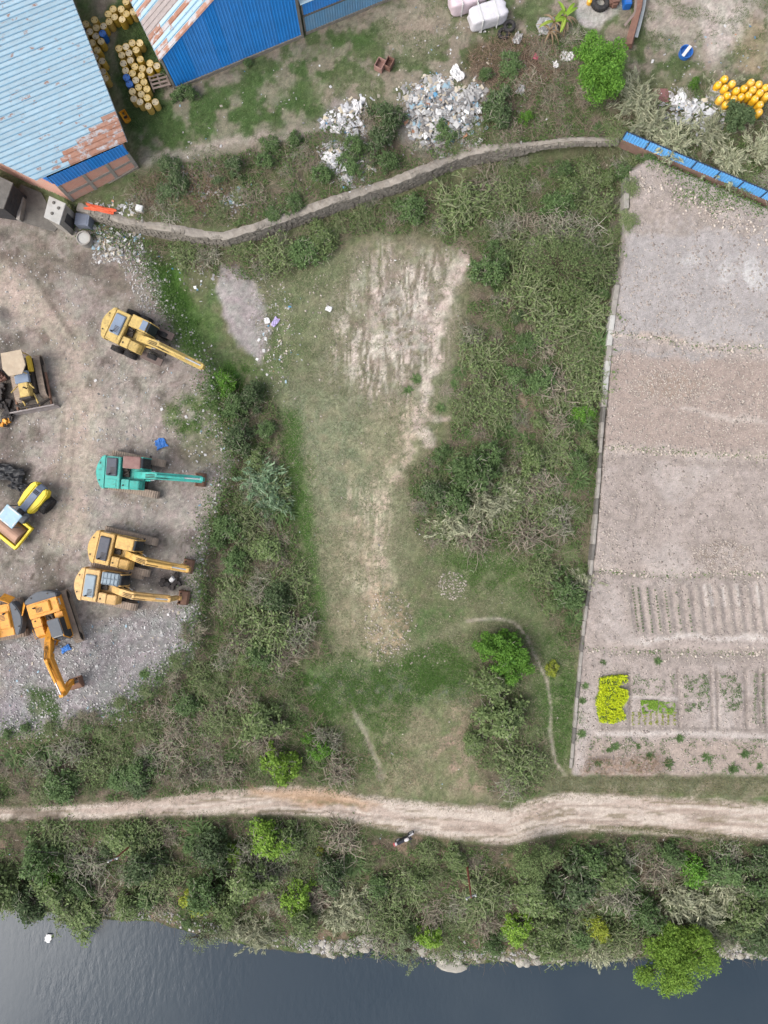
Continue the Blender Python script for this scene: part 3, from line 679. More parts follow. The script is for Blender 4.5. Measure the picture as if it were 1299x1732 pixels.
W5 = Wall(A2, A2+Ev*1.9); mb = MB(); W5.panel(mb, [(0, .9), (W5.L, .9), (W5.L, e_z-.25), (0, e_z-.25)], -.2, -.03); recalc(mb.build('side_wall', M_CONC, root))
mb = MB(); mb.box(W4.P(W4.L, 3.4, .0), (.22, .22, 5.0)); mb.build('corner_post', M_CONCD, root)
adopt(root, b4)
# --- low annex to the right
root = empty('annex_shed', at(570,20,1.2), 0, 'low annex with pale blue wall beside the bright blue gable', 'shed'); b4 = snap()
A3 = at(517,58,1.2); B3 = at(668,-4,1.2); W6 = Wall(A3, B3)
wall_sheets(root, W6, .1, W6.L, lambda t: 1.5, lambda t: 3.25, M_BLUE2, .9)
mb = MB(); W6.panel(mb, [(0, .9), (W6.L, .9), (W6.L, 1.5), (0, 1.5)], -.2, .1); recalc(mb.build('stone_footing', M_STONE, root))
mb = MB(); W6.panel(mb, [(0, 3.25), (W6.L, 3.25), (W6.L, 3.38), (0, 3.38)], -.2, .07); recalc(mb.build('ledge', M_CONCD, root))
wall_sheets(root, W6, .1, W6.L, lambda t: 3.38, lambda t: 4.9, M_BLUE, .9, -.03)
mb = MB(); W6.panel(mb, [(0, 1.5), (W6.L, 1.5), (W6.L, 4.8), (0, 4.8)], -.25, -.06); recalc(mb.build('backing_wall', M_CONC, root))
mb = MB(); a, b_ = W6.P(-.1, 4.95, .25), W6.P(W6.L+.2, 4.95, .25); back = -W6.n*6+Vector((0,0,.9)); mb.quad(a, b_, b_+back, a+back, .05); recalc(mb.build('roof', M_ROOF, root))
adopt(root, b4)
# --- huts beside the big shed
def hut(name, roof, zr, zb, mr, mw, label, th=.14):
    r_ = empty(name, at(sum(p[0] for p in roof)/4, sum(p[1] for p in roof)/4, zr), 0, label, 'hut'); r_.location.z = zb; b4 = snap()
    tp = [at(px, py, zr) for px, py in roof]; cen = sum(tp, Vector())/4
    ins = [cen+(p-cen)*.94 for p in tp]
    mb = MB(); mb.add([Vector((p.x, p.y, zr-th)) for p in tp]+tp, [(3,2,1,0),(4,5,6,7),(0,1,5,4),(1,2,6,5),(2,3,7,6),(3,0,4,7)]); recalc(mb.build('roof_slab', mr, r_, .02))
    for i in range(4):
        a, b_ = ins[i], ins[(i+1) % 4]; mb = MB()
        inn = (cen-(a+b_)/2).normalized()*.12; inn.z = 0
        vs = [Vector((p.x, p.y, z)) for z in (zb-.2, zr-th) for p in (a, b_, b_+inn, a+inn)]
        mb.add(vs, [(3,2,1,0),(4,5,6,7),(0,1,5,4),(1,2,6,5),(2,3,7,6),(3,0,4,7)]); recalc(mb.build('wall', mw, r_))
    a, b_ = ins[1], ins[2]
    out = ((a+b_)/2-cen).normalized(); out.z = 0; mb = MB(); d = (b_-a).normalized(); c_ = (a+b_)/2+out*.012
    mb.box((c_.x, c_.y, zb+.9), (.75, .03, 1.8), math.atan2(d.y, d.x)); mb.build('door', M_DARK, r_)
    adopt(r_, b4); return r_
h1 = hut('concrete_hut', [(83,331),(111,344),(100,380),(74,367)], 2.5, .0, M_CONCL, M_CONC, 'small flat-roofed concrete hut with pale slab roof at the shed corner')
for (px, py) in ((91,343),(99,352),(88,361)):
    tag(MB().lathe([(0,.1),(.1,.09),(.14,.0),(0,0)], at(px,py,2.5), 8).build('rubble_lump', M_CONCD), 'dark rubble lump on the pale hut roof slab, '+{91:'nearest the shed',99:'middle one',88:'nearest the yard'}[px], 'rubble', 'lumps on the hut roof')
h2 = hut('lean_to_shelter', [(-60,270),(22,309),(6,353),(-80,340)], 2.6, .0, M_CONCD, M_DARK, 'grey flat-roofed shelter with dark sides at the left edge')
mb = MB(); mb.prism([tuple(at(px,py,.05).xy) for px,py in ((10,352),(36,312),(70,326),(80,345),(98,384),(92,392),(38,376))], -.2, .06, 'z'); tag(recalc(mb.build('concrete_apron', M_CONCD)), kind='structure')
mb = MB(); a, b_ = gp(43,338), gp(36,376); d = b_-a; mb.box(((a.x+b_.x)/2, (a.y+b_.y)/2, .3), (d.length, .3, .6), math.atan2(d.y, d.x)); tag(mb.build('low_block_wall', M_CONC, None, .02), 'low concrete block wall between the shelter and the pale hut', 'wall')
# --- stone retaining wall: coping slabs over rubble stones
def path_pts(line, step):
    out = []; acc = 0
    for (a, b_) in zip(line[:-1], line[1:]):
        a = np.array(a, float); b_ = np.array(b_, float); L = np.linalg.norm(b_-a); t = acc
        while t < L: out.append(tuple(a+(b_-a)*t/L)); t += step
        acc = t-L
    out.append(line[-1]); return out
root = empty('stone_retaining_wall', at(560,345,0), 0, 'long curving rubble stone retaining wall with pale mortar coping', 'wall'); b4 = snap()
pp = path_pts(WALL_LINE, 11); WT = 1.15
C3 = []
for i, (px, py) in enumerate(pp):
    p = at(px, py-4, WT); C3.append(Vector((p.x, p.y, WT+.12*math.sin(i*.5)+.25*(0 if i < 60 else 0))))
for i in range(len(C3)-1):
    a, b_ = C3[i], C3[i+1]; d = (b_-a); d.z = 0; L = d.length; an = math.atan2(d.y, d.x); c_ = (a+b_)/2
    w_ = .62+.08*math.sin(i*1.7)-(.25 if i > 62 else 0)
    z0 = -.75; h_ = c_.z-z0
    pass
cv = []; cf = []; nC = len(C3)*3
for j in range(nC):
    t = j/(nC-1)*(len(C3)-1.001); i = int(t); p = C3[i].lerp(C3[i+1], t-i); d = C3[i+1]-C3[i]; d.z = 0; d.normalize(); n_ = Vector((-d.y, d.x, 0)); w_ = .34-.16*min(1, max(0, (pp[i][0]-800)/80))
    e1 = w_*(1+.5*(float(vnoise(j*.55, 1.5, 3))-.5)); e2 = w_*(1+.5*(float(vnoise(j*.55, 7.5, 4))-.5)); hz_ = .1+.10*float(vnoise(j*.4, 3.5, 8))
    for off, dz in ((e1, -.12), (e1*.92, hz_*.8), (e1*.2, hz_+.05*float(vnoise(j*.9, .5, 5))), (-e2*.5, hz_+.04*float(vnoise(j*.8, 9.5, 6))), (-e2, hz_*.7), (-e2, -.12)): cv.append(p+n_*off+Vector((0, 0, dz)))
for j in range(nC-1):
    for q in range(5): cf.append((j*6+q, j*6+q+1, j*6+q+7, j*6+q+6))
recalc(obj_from('coping', cv, cf, M_STONE2, root))
mbs = MB()
for i in range(len(C3)-1):
    a, b_ = C3[i], C3[i+1]; d = (b_-a); d.z = 0; L = d.length; an = math.atan2(d.y, d.x); u = d.normalized(); n_ = Vector((u.y, -u.x, 0))
    lo_ = -.8+(a.z+.35)*min(1, max(0, (pp[i][0]-800)/120)); z = lo_
    while z < a.z-.05:
        t = -.05
        while t < L:
            s_ = rnd.uniform(.22,.4); p = a+u*(t+s_/2)+n_*(.12+.16*(a.z-z)/2+rnd.uniform(-.03,.05))
            mbs.box((p.x, p.y, z+.13), (s_*.96, .4, rnd.uniform(.2,.26)), an+rnd.uniform(-.15,.15), rnd.uniform(-.15,.15), rnd.uniform(-.2,.2), (.85,.85)); t += s_
        z += .25
tag(mbs.build('rubble_stones', M_STONE, root, 0), kind='stuff'); adopt(root, b4)
# --- blue sheet fence on a low brick base
root = empty('blue_sheet_fence', at(1170,290,.9), 0, 'bright blue sheet metal fence on a low brick base', 'fence'); b4 = snap()
fa = at(1050,238,1.0); fb = at(1322,352,1.0); Wf = Wall(fa, fb); npan = 7; pw = Wf.L/npan
M_FB = mat('fence_blue', (104,184,250), .5, 0, .12, 1, .28, (120,150,170), .8, 0, .35, .06)
M_FD = mat('fence_dark_steel', (52,70,100), .6, .2, .15)
for i in range(npan):
    wall_sheets(root, Wf, i*pw+.05, (i+1)*pw-.05, lambda t: 1.32, lambda t: 2.4, M_FB, pw, .05, 'fence_panel')
for i in range(npan+1):
    p = Wf.P(i*pw, 0, .06); MB().box((p.x, p.y, 1.7), (.08, .08, 1.5), math.atan2(Wf.u.y, Wf.u.x)).build('post', M_FD, root)
for z_ in (1.42, 2.42):
    p = Wf.P(Wf.L/2, 0, .0); MB().box((p.x, p.y, z_), (Wf.L, .06, .07), math.atan2(Wf.u.y, Wf.u.x)).build('rail', M_FD, root)
mb = MB(); Wf.panel(mb, [(0, .2), (Wf.L, .2), (Wf.L, 1.3), (0, 1.3)], -.12, .12); o = recalc(mb.build('brick_base', M_BRICK if False else mat('stained_brick', (140,112,98), .9, 0, .25, 3, .5, (110,98,88)), root)); adopt(root, b4)
# --- low concrete wall on the west side of the field
root = empty('field_edge_wall', at(1005,900,0), 0, 'low crumbling concrete wall along the left edge of the terraced field', 'wall'); b4 = snap()
fp = path_pts(FIELD_W, 26)
for i in range(len(fp)-1):
    (ax, ay), (bx, by) = fp[i], fp[i+1]; my = (ay+by)/2
    if 332 < my < 470 and not my < 362: continue
    zt = .95-.0021*(my-300)+rnd.uniform(-.06,.06); zt = max(zt, gz(ax+8, my)+.12)
    a = at(ax, ay, zt); b_ = at(bx, by, zt); d = b_-a; zb = zt-1.1
    whit = 540 < my < 668 and not 575 < my < 615
    w_ = .42 if my < 700 else .24
    mb = MB(); mb.box(((a.x+b_.x)/2, (a.y+b_.y)/2, (zt+zb)/2), (d.length-.012, w_, zt-zb), math.atan2(d.y, d.x)+rnd.uniform(-.03,.03), 0, rnd.uniform(-.04,.04)); o = mb.build('wall_block', M_CONCL if whit else (M_CONC if i % 3 else M_CONCD), root, .03)
    if whit: o['label'] = 'whitewashed wall block'
adopt(root, b4)
# ---------------------------------------------------------------- machines (local axes: x forward, y left, z up)
M_TRACK = mat('muddy_track_steel', (172,154,138), .85, 0, .25, 3, .6, (196,178,160), 2.2, .3, .2)
M_BLACK = mat('black_rubber', (52,52,54), .85, 0, .2, 4, .4, (120,110,100), 3, .2, .2)
M_GLASS = mat('dark_cab_glass', (46,52,58), .12, 0, .1, 2, .15, (110,110,108), 1, 0, .5)
M_CHROME = mat('cylinder_rod', (222,224,226), .25, .5, .08, 2, .1)
M_STEELR = mat('rusty_bucket_steel', (146,112,94), .85, .1, .25, 2, .6, (112,84,70), 2, .3, .2)
M_GREASE = mat('greasy_steel', (66,60,56), .7, .2, .25, 3, .4)
M_DECAL = mat('white_decal', (226,226,222), .6, 0, .05, 2, .2)
def stadium(L, h, n=6):
    r = h/2; c = L/2-r; p = []
    for i in range(n+1): a = -math.pi/2+math.pi*i/n; p.append((c+r*math.cos(a), r+r*math.sin(a)))
    for i in range(n+1): a = math.pi/2+math.pi*i/n; p.append((-c+r*math.cos(a), r+r*math.sin(a)))
    return p
def track(parent, y, L=4.3, h=.85, w_=.6):
    mb = MB(); out = stadium(L, h); inn = [(x*.965, (z-h/2)*.88+h/2) for x, z in out]
    n = len(out)
    for i in range(n):                                   # belt as a closed band
        j = (i+1) % n
        vs = [(out[i][0], y-w_/2, out[i][1]), (out[j][0], y-w_/2, out[j][1]), (out[j][0], y+w_/2, out[j][1]), (out[i][0], y+w_/2, out[i][1]), (inn[i][0], y-w_/2, inn[i][1]), (inn[j][0], y-w_/2, inn[j][1]), (inn[j][0], y+w_/2, inn[j][1]), (inn[i][0], y+w_/2, inn[i][1])]
        mb.add(vs, [(0,1,2,3),(7,6,5,4),(0,4,5,1),(2,6,7,3)])
    c = L/2-h/2; k = int(2*c/.19)
    for i in range(k+1):                                  # grouser bars
        x = -c+2*c*i/k
        for z in (h+.012, -.0): mb.box((x, y, z+(0 if z else .012)), (.05, w_*.98, .05 if z else .02)); mb.box((x+.06, y, z+(0 if z else .012)), (.025, w_*.98, .03 if z else .02))
    for sx in (-1, 1):
        for i in range(1, 7):
            a = -math.pi/2+math.pi*i/7; mb.box((sx*(c+(h/2+.01)*math.cos(a)), y, h/2+(h/2+.01)*math.sin(a)), (.05, w_*.98, .05), 0, -a if sx > 0 else a)
    t = mb.build('track', M_TRACK, parent)
    f = MB(); f.prism(stadium(L*.86, h*.5), y-.12, y+.12, 'y'); f.v = [(v[0], v[1], v[2]+h*.25) for v in f.v]; f.build('track_frame', M_GREASE, t)
    for sx in (-1, 1): MB().cyl((sx*c, y-.2, h/2), (sx*c, y+.2, h/2), h*.40, None, 14).build('idler', M_GREASE, t)
    return t
def tyre(parent, x, y, r, w_, name='wheel'):
    mb = MB(); mb.lathe([(r*.55,-w_*.5),(r*.85,-w_*.52),(r*.97,-w_*.4),(r,-w_*.2),(r,w_*.2),(r*.97,w_*.4),(r*.85,w_*.52),(r*.55,w_*.5)], (x, y, r), 22, 'y')
    for i in range(22):
        a = 2*math.pi*i/22
        for s_ in (-1, 1): mb.box((x+math.cos(a+s_*.07)*r, y+s_*w_*.25, r+math.sin(a+s_*.07)*r), (.05, w_*.42, .09), 0, -a, 0)
    t = mb.build(name, None, parent); t.data.materials.append(M_BLACK)
    MB().lathe([(0,-w_*.2),(r*.5,-w_*.25),(r*.56,-w_*.45),(r*.56,w_*.45),(r*.5,w_*.25),(0,w_*.2)], (x, y, r), 16, 'y').build('rim', M_GREASE, t); return t
def curved_plate(half_w, bow, x0, x1, n=10):
    pts = [(x1, -half_w)]+[(x0+bow*(1-math.cos(math.pi*(i/n-.5)))*1.0, -half_w+2*half_w*i/n) for i in range(n+1)]+[(x1, half_w)]
    return pts
def excavator(name, px, py, head, thead, label, body, hood, roof, cw, glassroof=False, tip=(5.75, 2.1), knee=(2.7, 3.15), bk=(5.2, .45), stick_top=True, boomc=None, door=False, wheeled=False, opendoor=False, hoody=(-.35,1.2), roofbars=False, cabroof_split=None, bucket=True, cwm=None, twocab=None):
    g = gp(px, py); r_ = empty(name, (g.x, g.y, g.z), R(head), label, 'excavator', 'parked earth-moving machines')
    u = bpy.data.objects.new('undercarriage', None)
    dt = R(thead-head); Mx = Matrix.Rotation(dt, 4, 'Z')
    b4 = snap()
    if not wheeled:
        track(r_, 1.34, 4.5); track(r_, -1.34, 4.5)
        mb = MB(); mb.box((0,0,.62), (2.2,1.8,.4)); mb.box((.9,0,.5), (.5,2.3,.3)); mb.box((-.9,0,.5), (.5,2.3,.3)); mb.build('chassis', M_GREASE, r_, .04)
    else:
        mb = MB(); mb.box((.2,0,.75), (5.0,1.1,.35)); mb.build('chassis', M_GREASE, r_, .04)
        for y_ in (-1.15, 1.15):
            tyre(r_, -1.25, y_*1.42, .53, .42); tyre(r_, -.05, y_*1.42, .53, .42)
            MB().box((1.75, y_*1.02, .72), (1.9,.62,.12), 0, R(-2)).build('fender_plate', mat('rusty_plate', (122,106,100), .85, .1, .25, 2, .5, (96,78,70)), r_, .02)
            tyre(r_, 1.75, y_*.9, .5, .4)
    for o in [o for o in COL.objects if o.name not in b4 and o.parent == r_]: o.matrix_local = Mx @ o.matrix_local
    MB().cyl((0,0,.8), (0,0,1.08), .75, None, 18).build('turntable', M_GREASE, r_)
    mb = MB(); mb.prism(curved_plate(1.3, .35, -2.45, 1.0), 1.0, 1.22, 'z'); mb.build('deck', body, r_, .03)
    mb = MB(); mb.prism(curved_plate(1.36, .5, -2.75, -1.95), 1.02, 2.02, 'z'); c = mb.build('counterweight', cwm or cw, r_, .07, False, 2)
    mb = MB()
    for y_ in (-.7, .7): mb.lathe([(.0,.05),(.06,.05),(.06,0)], (-2.4, y_, 2.02), 8)
    mb.build('lifting_eye', M_GREASE, c)
    mb = MB(); mb.box((-1.35,0,1.62), (1.22,2.6,.8)); mb.build('engine_housing', body, r_, .05, False, 2)
    h0, h1 = hoody
    mb = MB(); mb.box((-1.42,(h0+h1)/2,2.1), (.92,h1-h0,.2), 0, 0, 0, (.9,.92)); hd = mb.build('engine_hood', hood, r_, .04, False, 2)
    mb = MB()
    for k_ in range(5): mb.box((-1.30, h0+.22+k_*.11, 2.205), (.4,.05,.012))
    mb.build('vent_slots', M_GREASE, hd)
    MB().cyl((-1.55,h0+.13,2.18), (-1.55,h0+.13,2.48), .07, .065, 10).build('exhaust_pipe', M_BLACK, hd)
    for y_ in (-.85,): MB().box((-1.42, y_, 2.03), (.8,.6,.04)).build('service_cover', body, r_, .015)
    mb = MB(); mb.box((-.45,.95,1.5), (.5,.7,.56)); mb.build('battery_box', body, r_, .03)
    mb = MB(); mb.box((-.35,-.9,1.55), (.7,.82,.66)); mb.build('fuel_tank', body, r_, .05, False, 2)
    MB().cyl((-.5,-1.0,1.88), (-.5,-1.0,1.93), .07, None, 10).build('fuel_cap', M_BLACK, r_)
    mb = MB(); mb.prism([(.02,1.2),(.95,1.2),(.95,1.45),(.75,1.78),(.02,1.85)], -1.3, -.55, 'y'); mb.build('tool_box', body, r_, .04, False, 2)
    MB().tube([(.9,-1.25,1.4),(.9,-1.25,2.1),(.1,-1.25,2.2),(.1,-1.25,1.8)], .02, 5).build('handrail', body, r_)
    # pump bay and pipes behind the boom foot
    mb = MB(); mb.box((-.5,.1,1.3), (.6,.8,.25)); mb.cyl((-.7,.3,1.5), (-.3,.3,1.5), .12, None, 8); mb.cyl((-.6,-.1,1.45), (-.2,.1,1.5), .08, None, 8); mb.build('pump_bay', M_GREASE, r_)
    # cab
    cx0, cx1, cy0, cy1 = -.25, 1.5, .38, 1.36
    side = [(cx0,1.22),(cx1,1.22),(cx1+.12,1.75),(cx1-.22,2.72),(cx0,2.78)]
    mb = MB(); mb.prism(side, cy0+.03, cy1-.03, 'y'); cab = mb.build('cab', M_GLASS, r_, .05)
    for (a_, b_) in zip(side, side[1:]+side[:1]):
        for y_ in (cy0+.04, cy1-.04): MB().tube([(a_[0],y_,a_[1]), (b_[0],y_,b_[1])], .045, 6).build('pillar', body, cab)
    mb = MB(); mb.box((cx0+.55, cy1-.02, 1.52), (1.2,.05,.6)); mb.build('cab_door', body, cab, .02)
    rl = 1.42
    mb = MB(); mb.box((cx0+rl/2-.02,(cy0+cy1)/2,2.80), (rl,1.0,.12), 0, R(2)); rf = mb.build('cab_roof', roof, cab, .05, False, 2)
    if cabroof_split: MB().box((cx0+rl-.28,(cy0+cy1)/2,2.865), (.48,.78,.03), 0, R(2)).build('skylight', cabroof_split, rf, .01)
    if roofbars:
        for k_ in range(5): MB().box((cx0+.12+k_*.29,(cy0+cy1)/2,2.88), (.05,.98,.05), 0, R(2)).build('guard_bar', mat('guard_grey', (128,142,154), .6), rf)
        for y_ in (cy0+.03, (cy0+cy1)/2, cy1-.03): MB().box((cx0+.70, y_, 2.905), (1.3,.04,.04), 0, R(2)).build('guard_bar', MC['guard_grey'], rf)
    MB().box((cx1+.15,cy1+.12,2.0), (.06,.16,.3)).build('mirror', M_BLACK, r_)
    # boom, stick and bucket
    bc = boomc or body
    fx, fz = .35, 1.45
    def beam(pts, w0):
        mb = MB(); top = []; bot = []
        for i, (x, z, t) in enumerate(pts):
            if i == 0: dx, dz = pts[1][0]-x, pts[1][1]-z
            elif i == len(pts)-1: dx, dz = x-pts[i-1][0], z-pts[i-1][1]
            else: dx, dz = pts[i+1][0]-pts[i-1][0], pts[i+1][1]-pts[i-1][1]
            L = math.hypot(dx, dz); nx, nz = -dz/L, dx/L
            top.append((x+nx*t/2, z+nz*t/2)); bot.append((x-nx*t/2, z-nz*t/2))
        mb.prism(top+bot[::-1], -w0/2-.08, w0/2-.08, 'y'); return mb
    kx, kz = knee; tx, tz = tip
    pts = [(fx, fz, .34), (fx+(kx-fx)*.45, fz+(kz-fz)*.56, .55), (kx, kz, .72), (kx+(tx-kx)*.5, kz+(tz-kz)*.42, .52), (tx, tz, .30)]
    bo = beam(pts, .56).build('boom', bc, r_, .03)
    for s_ in (-1, 1):
        y_ = -.08+s_*.36; e = (kx-.35, kz-.25); bs = (1.05, 1.05)
        m_ = (bs[0]+(e[0]-bs[0])*.62, bs[1]+(e[1]-bs[1])*.62)
        cy = MB().cyl((bs[0],y_,bs[1]), (m_[0],y_,m_[1]), .085, None, 10).build('lift_cylinder', bc, bo); 
        MB().cyl((m_[0],y_,m_[1]), (e[0],y_,e[1]), .05, None, 8).build('lift_rod', M_CHROME, bo)
    for s_ in (-.18, -.06, .06): MB().tube([(fx+.1,-.08+s_,fz+.3), (kx-.5,-.08+s_,kz+.24), (kx,-.08+s_,kz+.41), (kx+.9,-.08+s_,kz+.10)], .025, 5).build('hose', M_GREASE, bo)
    # stick cylinder lies on the boom back
    s0 = (kx+.05, kz+.52); s1 = (tx+.05, tz+.55); mid_ = (s0[0]+(s1[0]-s0[0])*.62, s0[1]+(s1[1]-s0[1])*.62)
    MB().cyl((s0[0],-.08,s0[1]), (mid_[0],-.08,mid_[1]), .11, None, 12).build('stick_cylinder', bc, bo)
    MB().cyl((mid_[0],-.08,mid_[1]), (s1[0],-.08,s1[1]), .06, None, 10).build('stick_rod', M_CHROME, bo)
    mb = MB(); mb.prism([(kx-.15,kz+.3),(kx+.25,kz+.3),(kx+.12,kz+.6),(kx-.02,kz+.6)], -.2, .04, 'y'); mb.build('bracket', bc, bo)
    bx, bz = bk
    sp = [(tx+.12, tz+.62, .22), (tx, tz, .46), (tx+(bx-tx)*.5, tz+(bz+.4-tz)*.5, .4), (bx-.1, bz+.35, .24)]
    st = beam(sp, .34).build('stick', bc, r_, .025)
    MB().cyl((tx-.28,-.08,tz-.15), ((tx+bx)/2-.4,-.08,(tz+bz)/2+.1), .08, None, 10).build('bucket_cylinder', bc, st)
    if bucket:
        prof = [(0,.3),(.28,.42),(.75,.30),(.95,-.02),(.80,-.34),(.42,-.45),(.05,-.42)]
        n = len(prof); mb = MB(); ca = math.cos(R(-15)); sa = math.sin(R(-15))
        pr = [(bx-.15+x*ca-z*sa, bz+.05+x*sa+z*ca) for x, z in prof]
        ctr = (sum(p[0] for p in pr)/n, sum(p[1] for p in pr)/n)
        shell = pr; inner = [(ctr[0]+(p[0]-ctr[0])*.9, ctr[1]+(p[1]-ctr[1])*.9) for p in pr]
        mb.prism(shell[1:]+inner[1:][::-1], -.62, .48, 'y')
        mb.prism(shell, .44, .49, 'y'); mb.prism(shell, -.63, -.58, 'y')
        bu = mb.build('bucket', M_STEELR, r_)
        for k_ in range(5): MB().box((pr[0][0]-.02,-.55+k_*.24,pr[0][1]-.75), (.12,.09,.22), 0, R(20)).build('tooth', M_GREASE, bu)
        MB().box((bx+.05,-.08,bz+.42), (.5,.3,.16), 0, R(-30)).build('link', bc, bu)
    if opendoor: MB().box((-1.75,-1.72,1.75), (.95,.06,.8), R(-32), 0, R(-35)).build('open_panel', body, r_, .015)
    MB().box((-1.5,1.325,1.75), (.55,.012,.2)).build('decal', M_DECAL, r_)
    return r_
Y1 = mat('faded_yellow_paint', (222,190,112), .55, 0, .2, 3, .6, (150,126,90), 4.0, 0, .35, grime=.75)
Y2 = mat('amber_yellow_paint', (232,186,104), .5, 0, .18, 3, .55, (158,126,86), 4.0, 0, .35, grime=.75)
Y3 = mat('peach_yellow_paint', (236,192,122), .5, 0, .18, 3, .55, (160,130,92), 4.0, 0, .35, grime=.75)
TE = mat('teal_paint', (66,186,172), .5, 0, .18, 3, .55, (104,130,120), 4.0, 0, .35, grime=.75)
OR = mat('orange_paint', (246,168,52), .5, 0, .16, 3, .45, (170,116,62), 4.0, 0, .35, grime=.75)
DG = mat('dark_grey_paint', (84,90,98), .55, 0, .14, 1.5, .25, (120,116,110), 2, 0, .35)
HG = mat('hood_grey', (134,150,172), .5, 0, .12, 1.5, .25, (110,116,128), 2, 0, .35)
HG2 = mat('hood_pale_grey', (150,166,176), .5, 0, .1, 1.5, .2, (120,128,134), 2, 0, .35)
RR = mat('rusty_red_roof', (142,106,100), .7, 0, .2, 1.2, .5, (190,160,150), 1.2, 0, .25)
HD = mat('hood_slate', (76,80,92), .5, 0, .15, 1.5, .25, (130,120,120), 2, 0, .35)
excavator('excavator', 239, 574, -25, -24, 'faded yellow excavator on wheels with blue-grey hood, boom towards the green strip', Y1, HG, Y1, Y1, wheeled=True, hoody=(-.7,1.0), cabroof_split=HG, tip=(6.3,2.0), bk=(5.7,.7), knee=(2.8,3.0), bucket=False)
excavator('excavator', 233, 803, -4, -11, 'teal crawler excavator with rusty cab roof, alone above the two yellow ones', TE, HD, RR, TE, tip=(6.0,2.1), bk=(5.1,.45), hoody=(-.3,1.2))
excavator('excavator', 219, 932, -13, -14, 'amber yellow crawler excavator with dark hood, upper of the touching pair', Y2, HD, Y2, Y2, hoody=(-1.0,1.0), tip=(5.7,2.1), bk=(4.9,.45))
excavator('excavator', 197, 990, -9, -12, 'peach yellow crawler excavator with grey barred cab roof, lower of the touching pair', Y3, HG2, HG2, Y3, roofbars=True, hoody=(-1.0,.9), tip=(5.2,2.0), bk=(5.55,.45))
excavator('excavator', 100, 1049, -73, -72, 'orange crawler excavator with dark grey counterweight, boom pointing down towards the river', OR, OR, DG, OR, cwm=DG, opendoor=True, tip=(5.7,2.6), knee=(2.7,3.3), bk=(5.2,.4), hoody=(-.7,.7))
excavator('excavator', 3, 1049, 192, 190, 'orange crawler excavator cut off by the left edge, grey counterweight showing', OR, OR, DG, OR, cwm=DG, opendoor=True, hoody=(-.7,.7))
# --- bulldozer
g = gp(55, 643); dz = empty('bulldozer', g, R(-79), 'yellow bulldozer with beige canopy and wide grey blade at the left edge', 'bulldozer', 'parked earth-moving machines')
track(dz, 1.05, 3.6, .95, .52); track(dz, -1.05, 3.6, .95, .52)
MB().box((-.1,0,.95), (3.0,1.4,.7)).build('chassis', M_GREASE, dz, .05)
MB().box((1.15,0,1.55), (1.25,.95,.75), 0, 0, 0, (.95,.85)).build('engine_hood', Y1, dz, .06, False, 2)
MB().box((.1,0,1.75), (.95,1.15,.35)).build('dash_cowl', HG, dz, .05)
MB().box((1.85,0,1.5), (.2,1.0,.9)).build('radiator_guard', M_GREASE, dz, .04)
MB().cyl((1.1,.25,1.9), (1.1,.25,2.45), .06, None, 8).build('exhaust_pipe', M_BLACK, dz)
for y_ in (-.72,.72): MB().box((-.95,y_,1.5), (1.3,.35,.35)).build('fender', mat('dozer_yellow', (226,190,60), .5, 0, .12), dz, .05)
MB().box((-.75,0,1.55), (.6,.7,.5)).build('seat', M_BLACK, dz, .06)
cn = MB(); cn.prism([(-1.85,-.85),(-.55,-.95),(.1,-.55),(.1,.55),(-.55,.95),(-1.85,.85)], 2.72, 2.82, 'z'); cno = cn.build('canopy', mat('beige_canopy', (196,178,154), .8, 0, .15, 2, .4, (168,140,112)), dz, .03)
for x_, y_ in ((-1.7,-.7),(-1.7,.7),(-.1,-.5),(-.1,.5)): MB().cyl((x_,y_,1.4), (x_,y_,2.73), .05, None, 8).build('canopy_post', Y1, cno)
bl = MB(); bl.prism([(2.55,.05),(2.75,.02),(2.62,.35),(2.58,.7),(2.68,1.12),(2.58,1.15),(2.45,.7),(2.45,.3)], -1.88, 1.88, 'y'); blo = bl.build('blade', mat('blade_steel', (158,150,148), .7, .2, .2, 2, .5, (128,104,92)), dz)
for y_ in (-1.42,1.42): MB().box((1.1,y_,.5), (2.8,.16,.22)).build('push_arm', M_STEELR, blo, .02)
for y_ in (-.55,.55): MB().cyl((1.5,y_,1.5), (2.5,y_,.75), .07, None, 8).build('blade_cylinder', Y1, blo)
mb = MB(); mb.tube([(2.0,-1.42,.7),(2.35,-.8,1.0),(2.4,0,1.1),(2.35,.8,1.0),(2.0,1.42,.7)], .1, 8); mb.build('cross_brace', M_GREASE, blo)
for y_ in (-.5,.5): MB().cyl((.75,y_,1.8), (1.25,y_*1.9,2.1), .05, None, 8).build('lamp_bracket', Y1, dz)
# --- road roller
g = gp(50, 870); rl = empty('road_roller', g, R(231), 'bright yellow road roller with rusty drum and pale blue canopy', 'road roller', 'parked earth-moving machines')
YB = mat('bright_yellow_paint', (250,222,44), .4, 0, .08, 1.5, .12, (200,176,60), 2, 0, .4)
MB().lathe([(0,-1.05),(.72,-1.05),(.76,-1.0),(.76,1.0),(.72,1.05),(0,1.05)], (1.65,0,.76), 28, 'y').build('drum', mat('worn_drum_steel', (170,136,116), .55, .3, .15, 1, .4, (140,102,84)), rl)
fr = MB()
for y_ in (-1.22,1.22): fr.box((1.55,y_,.85), (2.1,.2,.36))
fr.box((2.62,0,.85), (.28,2.6,.38)); fr.box((.55,0,.85), (.24,2.6,.4)); fr.build('drum_frame', YB, rl, .04)
MB().box((.2,0,.95), (.7,.7,.6)).build('articulation_joint', M_GREASE, rl, .05)
for y_ in (-.85,.85): tyre(rl, -1.75, y_*1.12, .75, .55)
